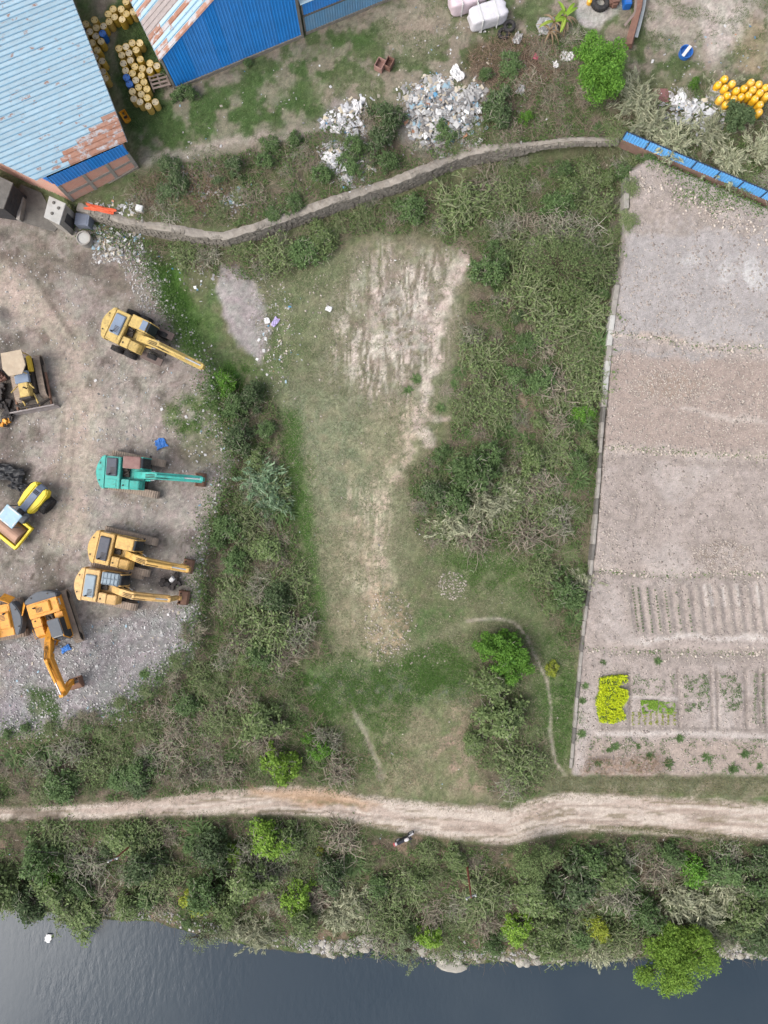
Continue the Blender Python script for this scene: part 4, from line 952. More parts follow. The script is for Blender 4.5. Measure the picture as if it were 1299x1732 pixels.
for y_, nm in ((.52,'a'),(-.52,'b')):
    mb = MB(); s_ = 1 if y_ > 0 else -1
    mb.prism([(-.55,s_*.30),(-.55,s_*.66),(-1.7,s_*.86),(-2.7,s_*.82),(-3.05,s_*.55),(-2.9,s_*.32)], 1.0, 1.85, 'z'); mb.build('side_fairing', YB, rl, .1, False, 3)
mb = MB(); mb.prism([(-.5,1.1),(-.5,1.9),(-2.6,1.82),(-3.0,1.5),(-3.0,1.1)], -.30, .30, 'y'); hd = mb.build('engine_hood', mat('roller_hood', (122,134,156), .5, 0, .1), rl, .04)
for x_ in (-2.2,-2.32,-2.44): MB().box((x_,0,1.86-.0), (.06,.5,.03), 0, R(-8)).build('grille_slot', M_BLACK, hd)
MB().box((0,0,1.35), (1.0,1.3,.5)).build('operator_platform', DG, rl, .05)
MB().box((-.25,0,1.75), (.5,.5,.5)).build('seat', M_BLACK, rl, .06)
MB().cyl((.35,0,1.5), (.28,0,2.0), .04, None, 8).build('steering_column', M_BLACK, rl)
cp = MB(); cp.box((.2,0,2.95), (1.35,1.55,.1)); cpo = cp.build('canopy', mat('canopy_pale_blue', (172,204,222), .5, 0, .08), rl, .04)
for c_, d_ in (((.8,.15,3.005),(.10,.5,.015)), ((.8,-.45,3.005),(.10,.4,.015)), ((-.38,0,3.005),(.1,1.1,.015)), ((.45,.68,3.005),(.4,.08,.015)), ((.3,-.68,3.005),(.5,.08,.015))): MB().box(c_, d_).build('paint_patch', M_DECAL, cpo)
for x_ in (-.4,.8):
    for y_ in (-.68,.68): MB().cyl((x_,y_,1.4), (x_,y_,2.92), .04, None, 8).build('canopy_post', DG, cpo)
# --- motorcycle by the road
g = gp(684, 1414); mc = empty('motorcycle', g, R(24), 'small black and white motorcycle parked on the edge of the dirt road', 'motorcycle')
M_MB = mat('motorcycle_black', (40,44,56), .35, 0, .1, 3, .15); M_MW = mat('motorcycle_white', (232,226,226), .4, 0, .05, 3, .1); M_MR = mat('motorcycle_red', (190,80,84), .4, 0, .05, 3, .1)
def mwheel(x, y=0):
    t = MB().lathe([(.22,-.05),(.28,-.055),(.305,0),(.28,.055),(.22,.05)], (x,y,.3), 20, 'y').build('wheel', M_BLACK, mc)
    mb = MB(); mb.lathe([(.2,-.03),(.23,-.03),(.23,.03),(.2,.03)], (x,y,.3), 16, 'y')
    for k_ in range(5): a = k_*1.2566; mb.cyl((x,y,.3), (x+.21*math.cos(a),y,.3+.21*math.sin(a)), .02, None, 5)
    mb.build('rim', M_CHROME, t)
mwheel(-.62); mwheel(.66, .12)
MB().prism([(-.55,.35),(.25,.35),(.42,.75),(.1,.82),(-.1,.7),(-.5,.72)], -.1, .1, 'y').build('frame', M_MB, mc, .03)
MB().box((.18,0,.88), (.5,.26,.22), 0, R(-6), 0, (.7,.7)).build('fuel_tank', M_MW, mc, .05, False, 2)
MB().box((-.35,0,.83), (.68,.27,.12), 0, R(4)).build('seat', M_MB, mc, .04, False, 2)
MB().box((-.86,0,.78), (.3,.24,.16), 0, R(12)).build('tail_fairing', M_MW, mc, .04)
MB().box((-.95,.03,.82), (.16,.3,.12)).build('tail_light', M_MR, mc, .03)
MB().tube([(.42,0,.95),(.66,.1,.3)], .04, 6).build('fork', M_CHROME, mc)
MB().tube([(.34,.42,1.08),(.44,.2,1.1),(.46,-.05,1.08),(.40,-.34,1.06)], .022, 6).build('handlebar', M_MB, mc)
MB().box((.56,.03,.98), (.2,.24,.22)).build('headlight_fairing', M_MB, mc, .04); MB().box((.66,.11,.62), (.5,.13,.06), R(12)).build('front_mudguard', M_MW, mc, .02)
for y_ in (-.28,.36): MB().tube([(.44,y_,1.08),(.5,y_*1.25,1.28)], .012, 5).build('mirror_arm', M_MB, mc); 
for y_ in (-.36,.45): MB().box((.5,y_,1.3), (.03,.14,.1)).build('mirror', M_MB, mc, .01)
MB().cyl((-.75,-.16,.36), (.05,-.15,.32), .05, None, 8).build('exhaust_pipe', M_CHROME, mc)
# ---------------------------------------------------------------- drums
M_DY = mat('drum_yellow', (206,168,58), .55, 0, .14, 3, .3, (150,128,80), 3, 0, .35, .12)
M_DL = mat('drum_lid_tan', (222,196,136), .7, 0, .14, 4, .4, (176,150,112), 4, 0, .25, .16)
M_DW = mat('drum_lid_grey', (206,190,158), .7, 0, .16, 4, .5, (160,146,120), 4, 0, .25, .1)
M_DB = mat('drum_blue', (40,110,196), .5, 0, .12, 3, .25, (80,120,160), 3, 0, .35, .08)
M_BUNG = mat('bung_dark', (58,50,46), .8)
M_OY = mat('barrel_orange_yellow', (246,186,34), .35, 0, .08, 3, .12, (200,150,60), 3, 0, .45, .06)
M_OW = mat('barrel_cap_white', (240,226,196), .5, 0, .08, 3, .2)
def drum_proto(kind):
    r_ = empty('steel_drum', (0,0,0)); rr = .285; h = .88
    body = M_DB if kind == 'blue' else M_DY; lid = M_DB if kind == 'blue' else (M_DW if kind == 'grey' else M_DL)
    MB().lathe([(0,0),(rr*.97,0),(rr,.02),(rr*.97,.04),(rr*.97,.28),(rr*1.01,.30),(rr*.97,.32),(rr*.97,.57),(rr*1.01,.59),(rr*.97,.61),(rr*.97,.84),(rr*1.02,.86),(rr*1.02,h),(rr*.96,h),(rr*.96,h-.025)], n=18).build('body', body, r_)
    l = MB().lathe([(rr*.965,h-.024),(rr*.5,h-.018),(0,h-.018)], n=18).build('lid', lid, r_)
    for x_, y_ in ((.17,.03),(-.16,-.06)): MB().lathe([(0,.02),(.04,.02),(.045,0)], (x_,y_,h-.02), 8).build('bung', M_BUNG, l)
    return r_
def barrel_proto():
    r_ = empty('plastic_barrel', (0,0,0)); rr = .30; h = .95
    MB().lathe([(0,0),(rr*.9,0),(rr,.06),(rr,.3),(rr*1.02,.33),(rr,.36),(rr,.6),(rr*1.02,.63),(rr,.66),(rr*.98,.78),(rr*.8,.89),(rr*.45,.94),(0,h)], n=18).build('body', M_OY, r_, 0, True)
    MB().lathe([(0,.04),(.07,.04),(.085,0)], (.1,.02,h-.035), 10).build('cap', M_OW, r_); MB().lathe([(0,.03),(.04,.03),(.05,0)], (-.1,-.06,h-.035), 8).build('bung', M_OW, r_)
    return r_
DL = [(180,290,'t'),(125,360,'b'),(290,240,'t'),(315,335,'t'),(235,380,'g'),(175,435,'g'),(300,440,'g'),(190,520,'g'),(262,515,'t'),(360,500,'t'),(235,595,'t'),(320,605,'t'),(295,690,'g'),(380,745,'g'),(315,800,'g'),(390,870,'g'),(415,935,'t'),(385,400,'b'),(410,310,'g'),(450,170,'t'),(515,110,'t'),(535,205,'t'),(470,260,'t'),(615,110,'t'),(625,215,'t'),(690,165,'t'),(672,22,'t'),(760,140,'t')]
DR = [(590,590,'t'),(670,565,'g'),(750,525,'t'),(840,520,'t'),(625,670,'t'),(705,645,'g'),(790,610,'t'),(640,770,'g'),(725,735,'g'),(845,725,'t'),(665,850,'g'),(775,805,'t'),(870,830,'t'),(735,885,'t'),(860,905,'t'),(675,935,'b'),(725,1010,'b'),(800,955,'g'),(820,1035,'t'),(885,990,'t'),(755,1090,'t'),(840,1110,'t'),(920,1080,'t'),(760,1180,'g'),(830,1220,'g'),(900,1175,'t'),(945,1290,'g'),(1025,1245,'g'),(965,770,'t'),(1035,800,'g'),(960,850,'g')]
protos = {'t': drum_proto('tan'), 'g': drum_proto('grey'), 'b': drum_proto('blue')}
used = set()
KN = {'t': 'tan-lidded yellow steel drum', 'g': 'grey-lidded yellow steel drum', 'b': 'blue steel drum'}
for lst, where, grp in ((DL, 'along the big shed', 'drums along the big shed'), (DR, 'by the wooden pallet', 'drums by the wooden pallet')):
    cnt = {}
    tot = {k_: sum(1 for q in lst if q[2] == k_) for k_ in 'tgb'}
    placed = []
    for (cx_, cy_, k_) in sorted(lst, key=lambda q: (q[1], q[0])):
        p = at(120+cx_/7.217, cy_/7.217, 2.08)
        for q in placed:                                   # keep neighbours from overlapping
            d = p-q; d.z = 0
            if d.length < .60 and d.length > .001: p = q+d.normalized()*.60; p.z = 0
        placed.append(p)
        o = protos[k_] if k_ not in used else copy_tree(protos[k_]); used.add(k_)
        o.location = (p.x, p.y, gz(CX+p.x/S, CY-p.y/S)+.0); o.location.z = 1.2; o.rotation_euler = (rnd.uniform(-.03,.03), rnd.uniform(-.03,.03), rnd.uniform(0,6))
        cnt[k_] = cnt.get(k_, 0)+1
        tag(o, f'{KN[k_]} {where}, {ordw(cnt[k_])} from the top', 'drum', grp)
bp_ = barrel_proto(); first = True
BL = [(940,360),(885,410),(1005,400),(935,435),(1040,460),(955,500),(905,530),(940,565),(1165,390),(1105,440),(1175,450),(1230,405),(1280,430),(1235,475),(1130,500),(1015,530),(1070,515),(1190,525),(1230,565),(1235,630),(1290,500)]
placed = []
for i, (cx_, cy_) in enumerate(sorted(BL)):
    p = at(1040+cx_/5.016, 60+cy_/5.016, 2.1)
    for q in placed:
        d = p-q; d.z = 0
        if .001 < d.length < .62: p = q+d.normalized()*.62
    placed.append(p)
    o = bp_ if first else copy_tree(bp_); first = False
    o.location = (p.x, p.y, 1.2); o.rotation_euler = (0, 0, rnd.uniform(0,6))
    tag(o, f'glossy orange-yellow barrel beside the white plastic heap, {ordw(i+1)} from the left', 'barrel', 'orange-yellow barrels at the right')
# cut-open orange drum lying in the grass
g = gp(213,199); r_ = empty('cut_drum', (g.x, g.y, 1.2), R(-58), 'orange-yellow cut-open drum lying on the grass beside the big shed', 'drum')
prof = [(.28*math.cos(a), .28+.28*math.sin(a)) for a in [math.pi*1.0+math.pi*1.0*i/10 for i in range(11)]]; inn = [(x*.93, .28+(z-.28)*.93) for x, z in prof]
mb = MB(); mb.prism(prof+inn[::-1], -.5, .5, 'x'); recalc(mb.build('shell', mat('drum_orange', (240,170,40), .5, 0, .15), r_))
for x_ in (-.5,.48): mb = MB(); mb.prism(prof, x_, x_+.02, 'x'); recalc(mb.build('end_disc', MC['drum_orange'], r_))
mb = MB(); mb.box((0,0,.07), (.2,.3,.04)); mb.build('dark_residue', M_BUNG, r_)
# wooden pallet
g = gp(271,143); r_ = empty('wooden_pallet', (g.x, g.y, 1.2), R(-27+90), 'weathered wooden pallet leaning beside the drums and the blue wall', 'pallet'); r_.rotation_euler = (0, R(8), R(20))
M_WOOD = mat('weathered_wood', (146,130,122), .9, 0, .2, 3, .3)
for i in range(4): MB().box((0,-.5+i*.333,.5), (1.5,.16,.04)).build('board', M_WOOD, r_)
for x_ in (-.68,0,.68): MB().box((x_,0,.44), (.14,1.16,.08)).build('bearer', M_WOOD, r_); 
for x_ in (-.68,.68): 
    for y_ in (-.45,.45): MB().box((x_,y_,.2), (.12,.12,.42)).build('block', M_WOOD, r_)
# wrapped bales
def bale(px, py, L, W_, H, rz, m, label, seed):
    g = gp(px, py); r_ = empty('wrapped_bale', (g.x, g.y, g.z-.03), R(rz), label, 'bale', 'plastic wrapped bales')
    bm = bmesh.new(); bmesh.ops.create_cube(bm, size=1); bmesh.ops.subdivide_edges(bm, edges=bm.edges, cuts=9, use_grid_fill=True)
    for v in bm.verts:
        c = v.co; q = Vector((c.x, c.y, c.z)); n4 = (abs(q.x*2)**6+abs(q.y*2)**6+abs(q.z*2)**6)**(1/6)
        q = q/n4 if n4 > 0 else q
        f = 1+.10*(float(fbm(np.array([c.x*5+seed]), np.array([c.y*5+c.z*3]), seed)[0])-.5)*2
        v.co = Vector((q.x*L*f, q.y*W_*f, (q.z*f+.5)*H))
    me = bpy.data.meshes.new('wrap'); bm.to_mesh(me); bm.free(); me.polygons.foreach_set('use_smooth', [True]*len(me.polygons)); me.materials.append(m)
    o = bpy.data.objects.new('wrap', me); COL.objects.link(o); o.parent = r_
    for x_ in (-.22,.2): 
        mb = MB(); mb.box((x_*L,0,H*.5), (.06,W_*1.08,H*1.05)); mb.build('strap', M_DECAL, r_)
M_W1 = mat('white_film', (226,222,226), .35, 0, .06, 2, .25, (190,186,192), 3, .5, .4); M_W2 = mat('pink_white_film', (226,208,214), .35, 0, .08, 1, .35, (216,176,186), 1.5, .5, .4)
bale(823,36,3.1,1.5,1.4,16,M_W1,'white film-wrapped bale next to the tyres at the top',3)
bale(788,8,3.0,1.7,1.5,16,M_W2,'pinkish film-wrapped bale cut by the top edge',9)
# loose tyres
def ground_tyre(px, py, r, w_, label, dz=0., rx=0.):
    g = gp(px, py, dz); r_ = empty('tyre', g, rnd.uniform(0,6), label, 'tyre'); r_.rotation_euler.x = rx
    mb = MB(); mb.lathe([(r*.55,.02),(r*.8,0),(r*.97,w_*.12),(r,w_*.3),(r,w_*.7),(r*.97,w_*.88),(r*.8,w_),(r*.55,w_*.95),(r*.5,w_*.8),(r*.5,w_*.2),(r*.55,.02)], n=24); mb.build('carcass', M_BLACK, r_)
    mb = MB()
    for i in range(24): a = 2*math.pi*i/24; mb.box((r*math.cos(a), r*math.sin(a), w_/2), (.05,.08,w_*.6), a)
    mb.build('tread', M_BLACK, r_)
ground_tyre(861,49,.48,.3,'black tyre lying on another beside the white bale', .2, .2); ground_tyre(851,59,.46,.28,'lower black tyre half under another beside the white bale')
ground_tyre(1014,7,.75,.5,'big black tyre lying on the pale concrete pad')
# small props
def boxthing(name, px, py, size, rz, m, label, cat, bev=.02, dz=0, hollow=False, group=None):
    g = gp(px, py, dz); r_ = empty(name, g, R(rz), label, cat, group)
    L, W_, H = size
    if hollow:
        t = .06
        for c_, d_ in (((0,W_/2-t/2,H/2),(L,t,H)),((0,-W_/2+t/2,H/2),(L,t,H)),((L/2-t/2,0,H/2),(t,W_-2*t,H)),((-L/2+t/2,0,H/2),(t,W_-2*t,H))): MB().box(c_, d_).build('side', m, r_, .01)
        MB().box((0,0,.1), (L-.1,W_-.1,.06)).build('bottom', m, r_)
    else:
        MB().box((0,0,H/2), size, 0, 0, 0, (.96,.96)).build('body', m, r_, bev, False, 2); MB().box((0,0,H+.012), (L*.7,W_*.7,.02)).build('top_panel', m, r_)
    return r_
M_RB = mat('rust_brown', (124,92,80), .85, 0, .2, 3, .4, (160,120,100))
boxthing('rusty_bin', 643, 114, (.85,.7,.6), 62, mat('bin_rust_pale', (170,132,122), .85, 0, .2, 3, .4), 'pale rusty open bin, left of the pair on the grass', 'bin', hollow=True, group='pair of rusty bins'); boxthing('rusty_bin', 658, 112, (.85,.6,.6), 62, M_RB, 'brown rusty open bin, right of the pair on the grass', 'bin', hollow=True, group='pair of rusty bins')
boxthing('steel_cabinet', 147, 379, (1.2,1.0,1.0), -8, mat('cabinet_grey', (132,140,156), .5, 0, .12), 'grey-blue metal cabinet at the foot of the stone wall', 'cabinet')
boxthing('white_box', 238, 355, (.6,.5,.45), -14, M_DECAL, 'white box beside the stone wall near the orange cloth', 'box')
boxthing('rusty_plate', 1118, 162, (1.25,1.15,.08), 0, mat('plate_red_rust', (150,104,102), .8, 0, .15), 'square red-brown metal plate beside the white plastic heap', 'plate', .01)
boxthing('blue_crate', 1058, 8, (.6,.9,.7), 5, M_DB, 'blue crate standing at the top edge near the broken fence', 'crate'); boxthing('brown_barrel_stump', 1036, 9, (.8,.8,.8), 10, M_RB, 'brown rusty tank beside the blue crate at the top edge', 'tank', .2)
g = gp(996,6); r_ = empty('yellow_can', g, 0, 'small yellow can beside the big black tyre', 'can'); MB().lathe([(0,0),(.2,0),(.22,.05),(.22,.4),(.1,.5),(.06,.6),(0,.6)], n=12).build('body', M_OY, r_); MB().tube([(.1,0,.5),(.2,0,.6),(.2,0,.4)], .02, 5).build('handle', M_OY, r_)
g = gp(1157,93); r_ = empty('blue_tub', g, R(40), 'round blue tub with a white board across it', 'tub'); MB().lathe([(0,.05),(.5,.05),(.55,.5),(.5,.5),(.46,.12),(0,.12)], n=20).build('body', M_DB, r_); MB().box((0,0,.53), (1.05,.26,.05), R(12)).build('board', M_DECAL, r_, .01)
# concrete ring (cistern) and broken rim
g = gp(147,408); r_ = empty('concrete_cistern', g, 0, 'round concrete cistern standing in the yard below the stone wall', 'cistern')
MB().lathe([(.0,.02),(.55,.02),(.6,0),(.6,.75),(.5,.75),(.5,.55),(0,.5)], n=24).build('ring', M_CONC, r_); MB().lathe([(.49,.66),(.25,.67),(0,.67)], n=20).build('lid', M_CONCL, r_)
# orange cloth and other sheets: crumpled thin cloths
def cloth(name, px, py, L, W_, rz, m, label, cat, seed, amp=.12, dz=.08, group=None):
    n = 10; V = []; F = []
    for j in range(n+1):
        for i in range(n+1):
            u = i/n-.5; v = j/n-.5
            e = 1+.35*(float(fbm(np.array([u*4+seed*7.]), np.array([v*4.]), seed)[0])-.5)*2
            h = float(fbm(np.array([u*7+seed]), np.array([v*7+seed*3.]), seed+5)[0])
            V.append((u*L*e, v*W_*e, dz+amp*h*(1-1.2*max(abs(u), abs(v))**2)*1.6))
    for j in range(n):
        for i in range(n): a = j*(n+1)+i; F.append((a, a+1, a+n+2, a+n+1))
    k0 = len(V); V2 = V+[(x, y, max(-.05, z-.03)) for x, y, z in V]
    F2 = F+[tuple(q+k0 for q in f)[::-1] for f in F]
    g = gp(px, py); o = obj_from(name, V2, F2, m); o.location = g; o.rotation_euler = (0, 0, R(rz)); tag(o, label, cat, group); return o
M_OC = mat('orange_cloth', (238,104,66), .7, 0, .2, 2, .2); M_BC = mat('blue_tarp', (52,120,200), .5, 0, .2, 2, .15); M_WB = mat('white_plastic', (236,234,232), .4, 0, .08, 2, .25, (190,184,176), 2, .4, .35)
M_GP = mat('grey_plastic', (176,174,172), .45, 0, .12, 2, .3, (130,126,120), 2, .4, .3); M_PU = mat('lilac_cloth', (190,176,220), .7, 0, .1); M_PK = mat('pink_plastic', (230,110,140), .5, 0, .1); M_BG = mat('black_tarp', (44,46,50), .5, 0, .2, 2, .15)
cloth('orange_cloth', 172, 356, 2.4, .5, -12, M_OC, 'crumpled red-orange cloth lying on the stone wall', 'cloth', 2, .15, .15)
bpy.data.objects['orange_cloth'].location = at(172,356,1.35)
cloth('blue_tarp', 273, 750, .9, .8, 20, M_BC, 'crumpled blue tarp on the yard above the teal excavator', 'tarp', 4)
cloth('blue_rag', 112, 1097, .8, .5, 30, M_BC, 'small blue rag beside the boom of the orange excavator', 'rag', 6)
cloth('lilac_cloth', 466, 545, .8, .45, 60, M_PU, 'lilac cloth on the litter strip by the grey gravel', 'cloth', 7)
cloth('white_sheet', 452, 543, .45, .45, 5, M_WB, 'small white sheet beside the lilac cloth', 'sheet', 8)
cloth('white_sheet', 556, 523, .5, .4, -20, M_WB, 'lone white sheet on the upper meadow', 'sheet', 9)
cloth('pink_bag', 906, 97, .5, .4, 70, M_PK, 'small pink bag among the weeds left of the bright green tree', 'bag', 12)
cloth('black_tarp', 18, 800, 2.6, 1.3, -12, M_BG, 'black tarp heap beside the road roller', 'tarp', 13, .6); cloth('black_tarp', 34, 822, 1.6, .9, -30, M_BG, 'smaller black tarp just above the road roller', 'tarp', 14, .4)
cloth('grey_tarp', 925, 46, 1.6, 1.3, 10, M_GP, 'grey tarp by the banana plants at the top', 'tarp', 15, .3)
for i, (px, py, s_, m_, lb) in enumerate(((772,128,1.2,M_WB,'big white plastic sheet above the main rubbish heap'),(958,98,1.1,M_WB,'white plastic bag left of the bright green tree'),(938,112,.6,M_WB,'small white bag below left of another near the green tree'),(875,68,.9,M_GP,'grey plastic bag right of the tyres'),(880,155,.8,M_GP,'pale grey bag among dark weeds below the tyres'),(798,160,1.3,M_GP,'grey plastic sheet on the right of the main rubbish heap'),(808,190,.7,M_WB,'white bag at the right edge of the main rubbish heap'),(1205,165,1.4,M_GP,'round grey bundle of film touching the orange barrels'),(1147,172,1.5,M_WB,'long white foam sheet at the top of the right heap'),(1168,186,1.3,M_WB,'white foam sheet in the middle of the right heap'),(1160,205,1.0,M_WB,'white foam scrap at the bottom of the right heap'),(1197,198,.8,M_WB,'white scrap at the right of the right heap'),(1130,230,.6,M_GP,'pale scrap under the pale cane below the right heap'),(1196,248,.9,M_GP,'pale film at the lower edge of the pale cane'),(568,222,.8,M_WB,'white bag at the top of the left rubbish heap'),(605,183,1.0,M_WB,'white film at the top right of the left rubbish heap'),(560,270,1.2,M_WB,'white plastic pile on the left rubbish heap'),(590,295,1.3,M_GP,'grey white film at the bottom of the left rubbish heap'),(82,1586,.7,M_WB,'white scrap floating on the river at the left'))):
    o = cloth('plastic_sheet', px, py, s_, s_*.75, rnd.uniform(0,180), m_, lb, 'plastic', 20+i, .35 if i != 18 else .05)
    if i == 18: o.location = at(px, py, WZ+.02)
# broken fence strip at the top
r_ = empty('broken_board_fence', gp(1072,50), 0, 'collapsed strip of brown boards and pale sheet at the top edge', 'fence'); b4 = snap()
for k_, (pts, m_, w_) in enumerate(((((1080,-6),(1077,20),(1070,48),(1060,84)), M_RB, .55), (((1088,-6),(1084,22),(1078,48),(1072,70)), M_GUT, .3), (((1071,0),(1070,30),(1052,52)), M_WOOD, .2))):
    for a, b_ in zip(pts[:-1], pts[1:]):
        A_, B_ = gp(*a), gp(*b_); d = B_-A_; MB().box(((A_.x+B_.x)/2,(A_.y+B_.y)/2,1.2+.45+.1*k_), (d.length,w_,.08+.5*(k_ == 0)), math.atan2(d.y,d.x), 0, R(20-15*k_)).build('board', m_, r_, .01)
adopt(r_, b4)
# poles and wire
def pole(px, py, tx, ty, h, label):
    b_ = gp(px, py); t = at(tx, ty, b_.z+h); r_ = empty('utility_pole', b_, 0, label, 'pole', 'poles on the river bank'); b4 = snap()
    o = MB().cyl(b_-Vector((0,0,.4)), t, .09, .06, 10).build('shaft', mat('red_brown_pole', (150,84,72), .7, 0, .15), r_)
    MB().box((t.x,t.y,t.z-.15), (.9,.09,.09), R(20)).build('crossarm', M_GUT, r_)
    for k_ in (-.38,.38): MB().lathe([(0,.2),(.05,.19),(.06,.08),(.04,0)], (t.x+k_*math.cos(R(20)),t.y+k_*math.sin(R(20)),t.z-.1), 8).build('insulator', M_DECAL, r_)
    adopt(r_, b4); return t
t1 = pole(229,1425,191,1455,4.6,'thin red-brown pole on the river bank at the left'); t2 = pole(790,1460,797,1518,5.2,'thin red-brown pole on the river bank right of the motorcycle')
for nm, a, b_, lb in (('overhead_wire', at(-70,1432,1.5), t1, 'thin overhead wire left of the left pole'), ('overhead_wire', t1, t2, 'long thin overhead wire between the two bank poles'), ('overhead_wire', t2, at(1400,1496,1.6), 'thin overhead wire right of the right pole')):
    pts = [a+(b_-a)*(i/12)+Vector((0,0,-.35*4*(i/12)*(1-i/12))) for i in range(13)]; tag(MB().tube(pts, .012, 4).build(nm, M_BLACK), lb, 'wire', 'wires along the river')
# scrap beside the bulldozer
M_SC = mat('dark_scrap', (58,54,54), .7, .2, .3, 3, .3)
for i, (px, py, s_, m_, lb) in enumerate(((4,636,1.0,M_RB,'brown rusty box scrap left of the bulldozer cab'),(6,662,.9,M_SC,'dark engine scrap left of the bulldozer'),(8,684,1.3,M_SC,'black scrap heap by the bulldozer blade'),(18,702,.9,M_SC,'dark scrap lump under the blade corner'),(14,716,.8,OR,'orange machine part lying below the bulldozer blade'))):
    g = gp(px, py); r_ = empty('scrap_part', g, rnd.uniform(0,3), lb, 'scrap'); mb = MB()
    for k_ in range(7): mb.box((rnd.uniform(-.4,.4)*s_, rnd.uniform(-.4,.4)*s_, .2+rnd.uniform(0,.3)), (s_*rnd.uniform(.3,.7), s_*rnd.uniform(.2,.5), s_*rnd.uniform(.2,.5)), rnd.uniform(0,3), rnd.uniform(-.4,.4))
    mb.build('housing', m_, r_, .03); mb = MB()
    for k_ in range(4): mb.cyl((rnd.uniform(-.4,.4)*s_, rnd.uniform(-.4,.4)*s_, .2), (rnd.uniform(-.5,.5)*s_, rnd.uniform(-.5,.5)*s_, .6), .06, None, 8)
    mb.build('pipe', M_SC, r_)
g = gp(293,983); r_ = empty('engine_scrap', g, .4, 'blackened engine scrap with a white can between the two excavator buckets', 'scrap'); mb = MB()
for k_ in range(14): mb.box((rnd.uniform(-.9,.6), rnd.uniform(-.5,.5), .18+rnd.uniform(0,.2)), (rnd.uniform(.2,.6), rnd.uniform(.2,.4), rnd.uniform(.2,.4)), rnd.uniform(0,3), rnd.uniform(-.5,.5))
mb.build('block', M_SC, r_, .02); MB().cyl((-.05,.1,.4), (.3,.25,.5), .2, None, 14).build('can', M_WB, r_)
# banana plants
M_BAN = leafmat('banana_leaf', (150,180,60), (120,160,50), (180,190,90)); M_DRY = leafmat('dry_leaf', (170,150,120), (150,124,96), (196,176,150))
def blade(mb, base, direc, L, wd, droop, n=6):
    d = Vector((math.cos(direc), math.sin(direc), 0)); s_ = Vector((-d.y, d.x, 0)); prev = None; vs = []; 
    for i in range(n+1):
        t = i/n; p = Vector(base)+d*(L*t)+Vector((0,0,L*.7*t-droop*L*t*t)); w_ = wd*math.sin(math.pi*min(1, .12+t*.88))**.7
        vs += [p-s_*w_/2+Vector((0,0,w_*.15)), p, p+s_*w_/2+Vector((0,0,w_*.15))]
    f = []
    for i in range(n): a = i*3; f += [(a,a+1,a+4,a+3), (a+1,a+2,a+5,a+4)]
    mb.add(vs, f)
for (px, py, lb) in ((932,52,'banana plant with bright leaves by the grey tarp'), (950,44,'banana plant with yellow leaf tip, right of its pair'), (925,66,'half-dead banana plant with brown hanging leaves')):
    g = gp(px, py); r_ = empty('banana_plant', g, 0, lb, 'banana plant', 'banana plants')
    MB().cyl((0,0,-.1), (0,0,1.3), .12, .07, 8).build('stem', M_DRY, r_); m1 = MB(); m2 = MB()
    for k_ in range(5): blade(m1, (0,0,1.1), rnd.uniform(0,6.3), rnd.uniform(1.0,1.6), .28, .75)
    for k_ in range(9): blade(m2, (0,0,1.0), rnd.uniform(0,6.3), rnd.uniform(.8,1.4), .14, 1.1)
    if 'half' not in lb: m1.build('leaves', M_BAN, r_)
    m2.build('dry_leaves', M_DRY, r_)
# ---------------------------------------------------------------- trees and shrubs
def tubes_np(paths, n=3):                      # paths: list of (pts (k,3), radii (k))
    V = []; F = []; off = 0
    for P_, r_ in paths:
        P_ = np.asarray(P_, float); k_ = len(P_); T = np.gradient(P_, axis=0); T /= np.linalg.norm(T, axis=1)[:, None]+1e-9
        ref = np.array([.31,.52,.79]); U = np.cross(T, ref); U /= np.linalg.norm(U, axis=1)[:, None]+1e-9; W_ = np.cross(T, U)
        for i in range(k_):
            for j in range(n):
                a = 2*math.pi*j/n; V.append(P_[i]+(U[i]*math.cos(a)+W_[i]*math.sin(a))*r_[i])
        for i in range(k_-1):
            for j in range(n):
                j2 = (j+1) % n; F.append((off+i*n+j, off+i*n+j2, off+(i+1)*n+j2, off+(i+1)*n+j))
        off += k_*n
    return np.array(V), np.array(F)
def leaves_np(C_, size, rg, flat=.5, asp=2.0, direc=None):   # one diamond of two triangles (a quad) per leaf
    n = len(C_); nrm = rg.normal(size=(n, 3)); nrm[:, 2] = np.abs(nrm[:, 2])+flat*2; nrm /= np.linalg.norm(nrm, axis=1)[:, None]
    t = rg.normal(size=(n, 3)) if direc is None else direc+rg.normal(size=(n, 3))*.35
    u = t-nrm*(t*nrm).sum(1)[:, None]; u /= np.linalg.norm(u, axis=1)[:, None]+1e-9; v = np.cross(nrm, u)
    s_ = size*rg.uniform(.6, 1.35, n)[:, None]
    a = C_-u*s_*.5*asp; b_ = C_+v*s_*.5; c_ = C_+u*s_*.5*asp+nrm*s_*.1; d = C_-v*s_*.5
    V = np.stack([a, b_, c_, d], 1).reshape(-1, 3); F = np.arange(4*n).reshape(-1, 4); return V, F
def arc(rg, base, azi, L, lift, droop, k_=5, wig=.12):
    t = np.linspace(0, 1, k_); d = np.array([math.cos(azi), math.sin(azi), 0])
    P_ = np.array(base)[None]+d[None]*(L*t*math.cos(lift))[:, None]; P_[:, 2] += L*math.sin(lift)*t-droop*L*t*t
    P_ += rg.normal(size=P_.shape)*wig*L*.25*t[:, None]; return P_
M_TWG = leafmat('grey_twig', (154,150,132), (182,176,158), (126,122,104), 0); M_TWB = leafmat('brown_twig', (148,138,122), (172,160,142), (126,116,100), 0); M_TWO = leafmat('olive_twig', (130,138,102), (150,154,118), (114,122,88), 0); M_BARK = mat('bark', (112,98,84), .9)
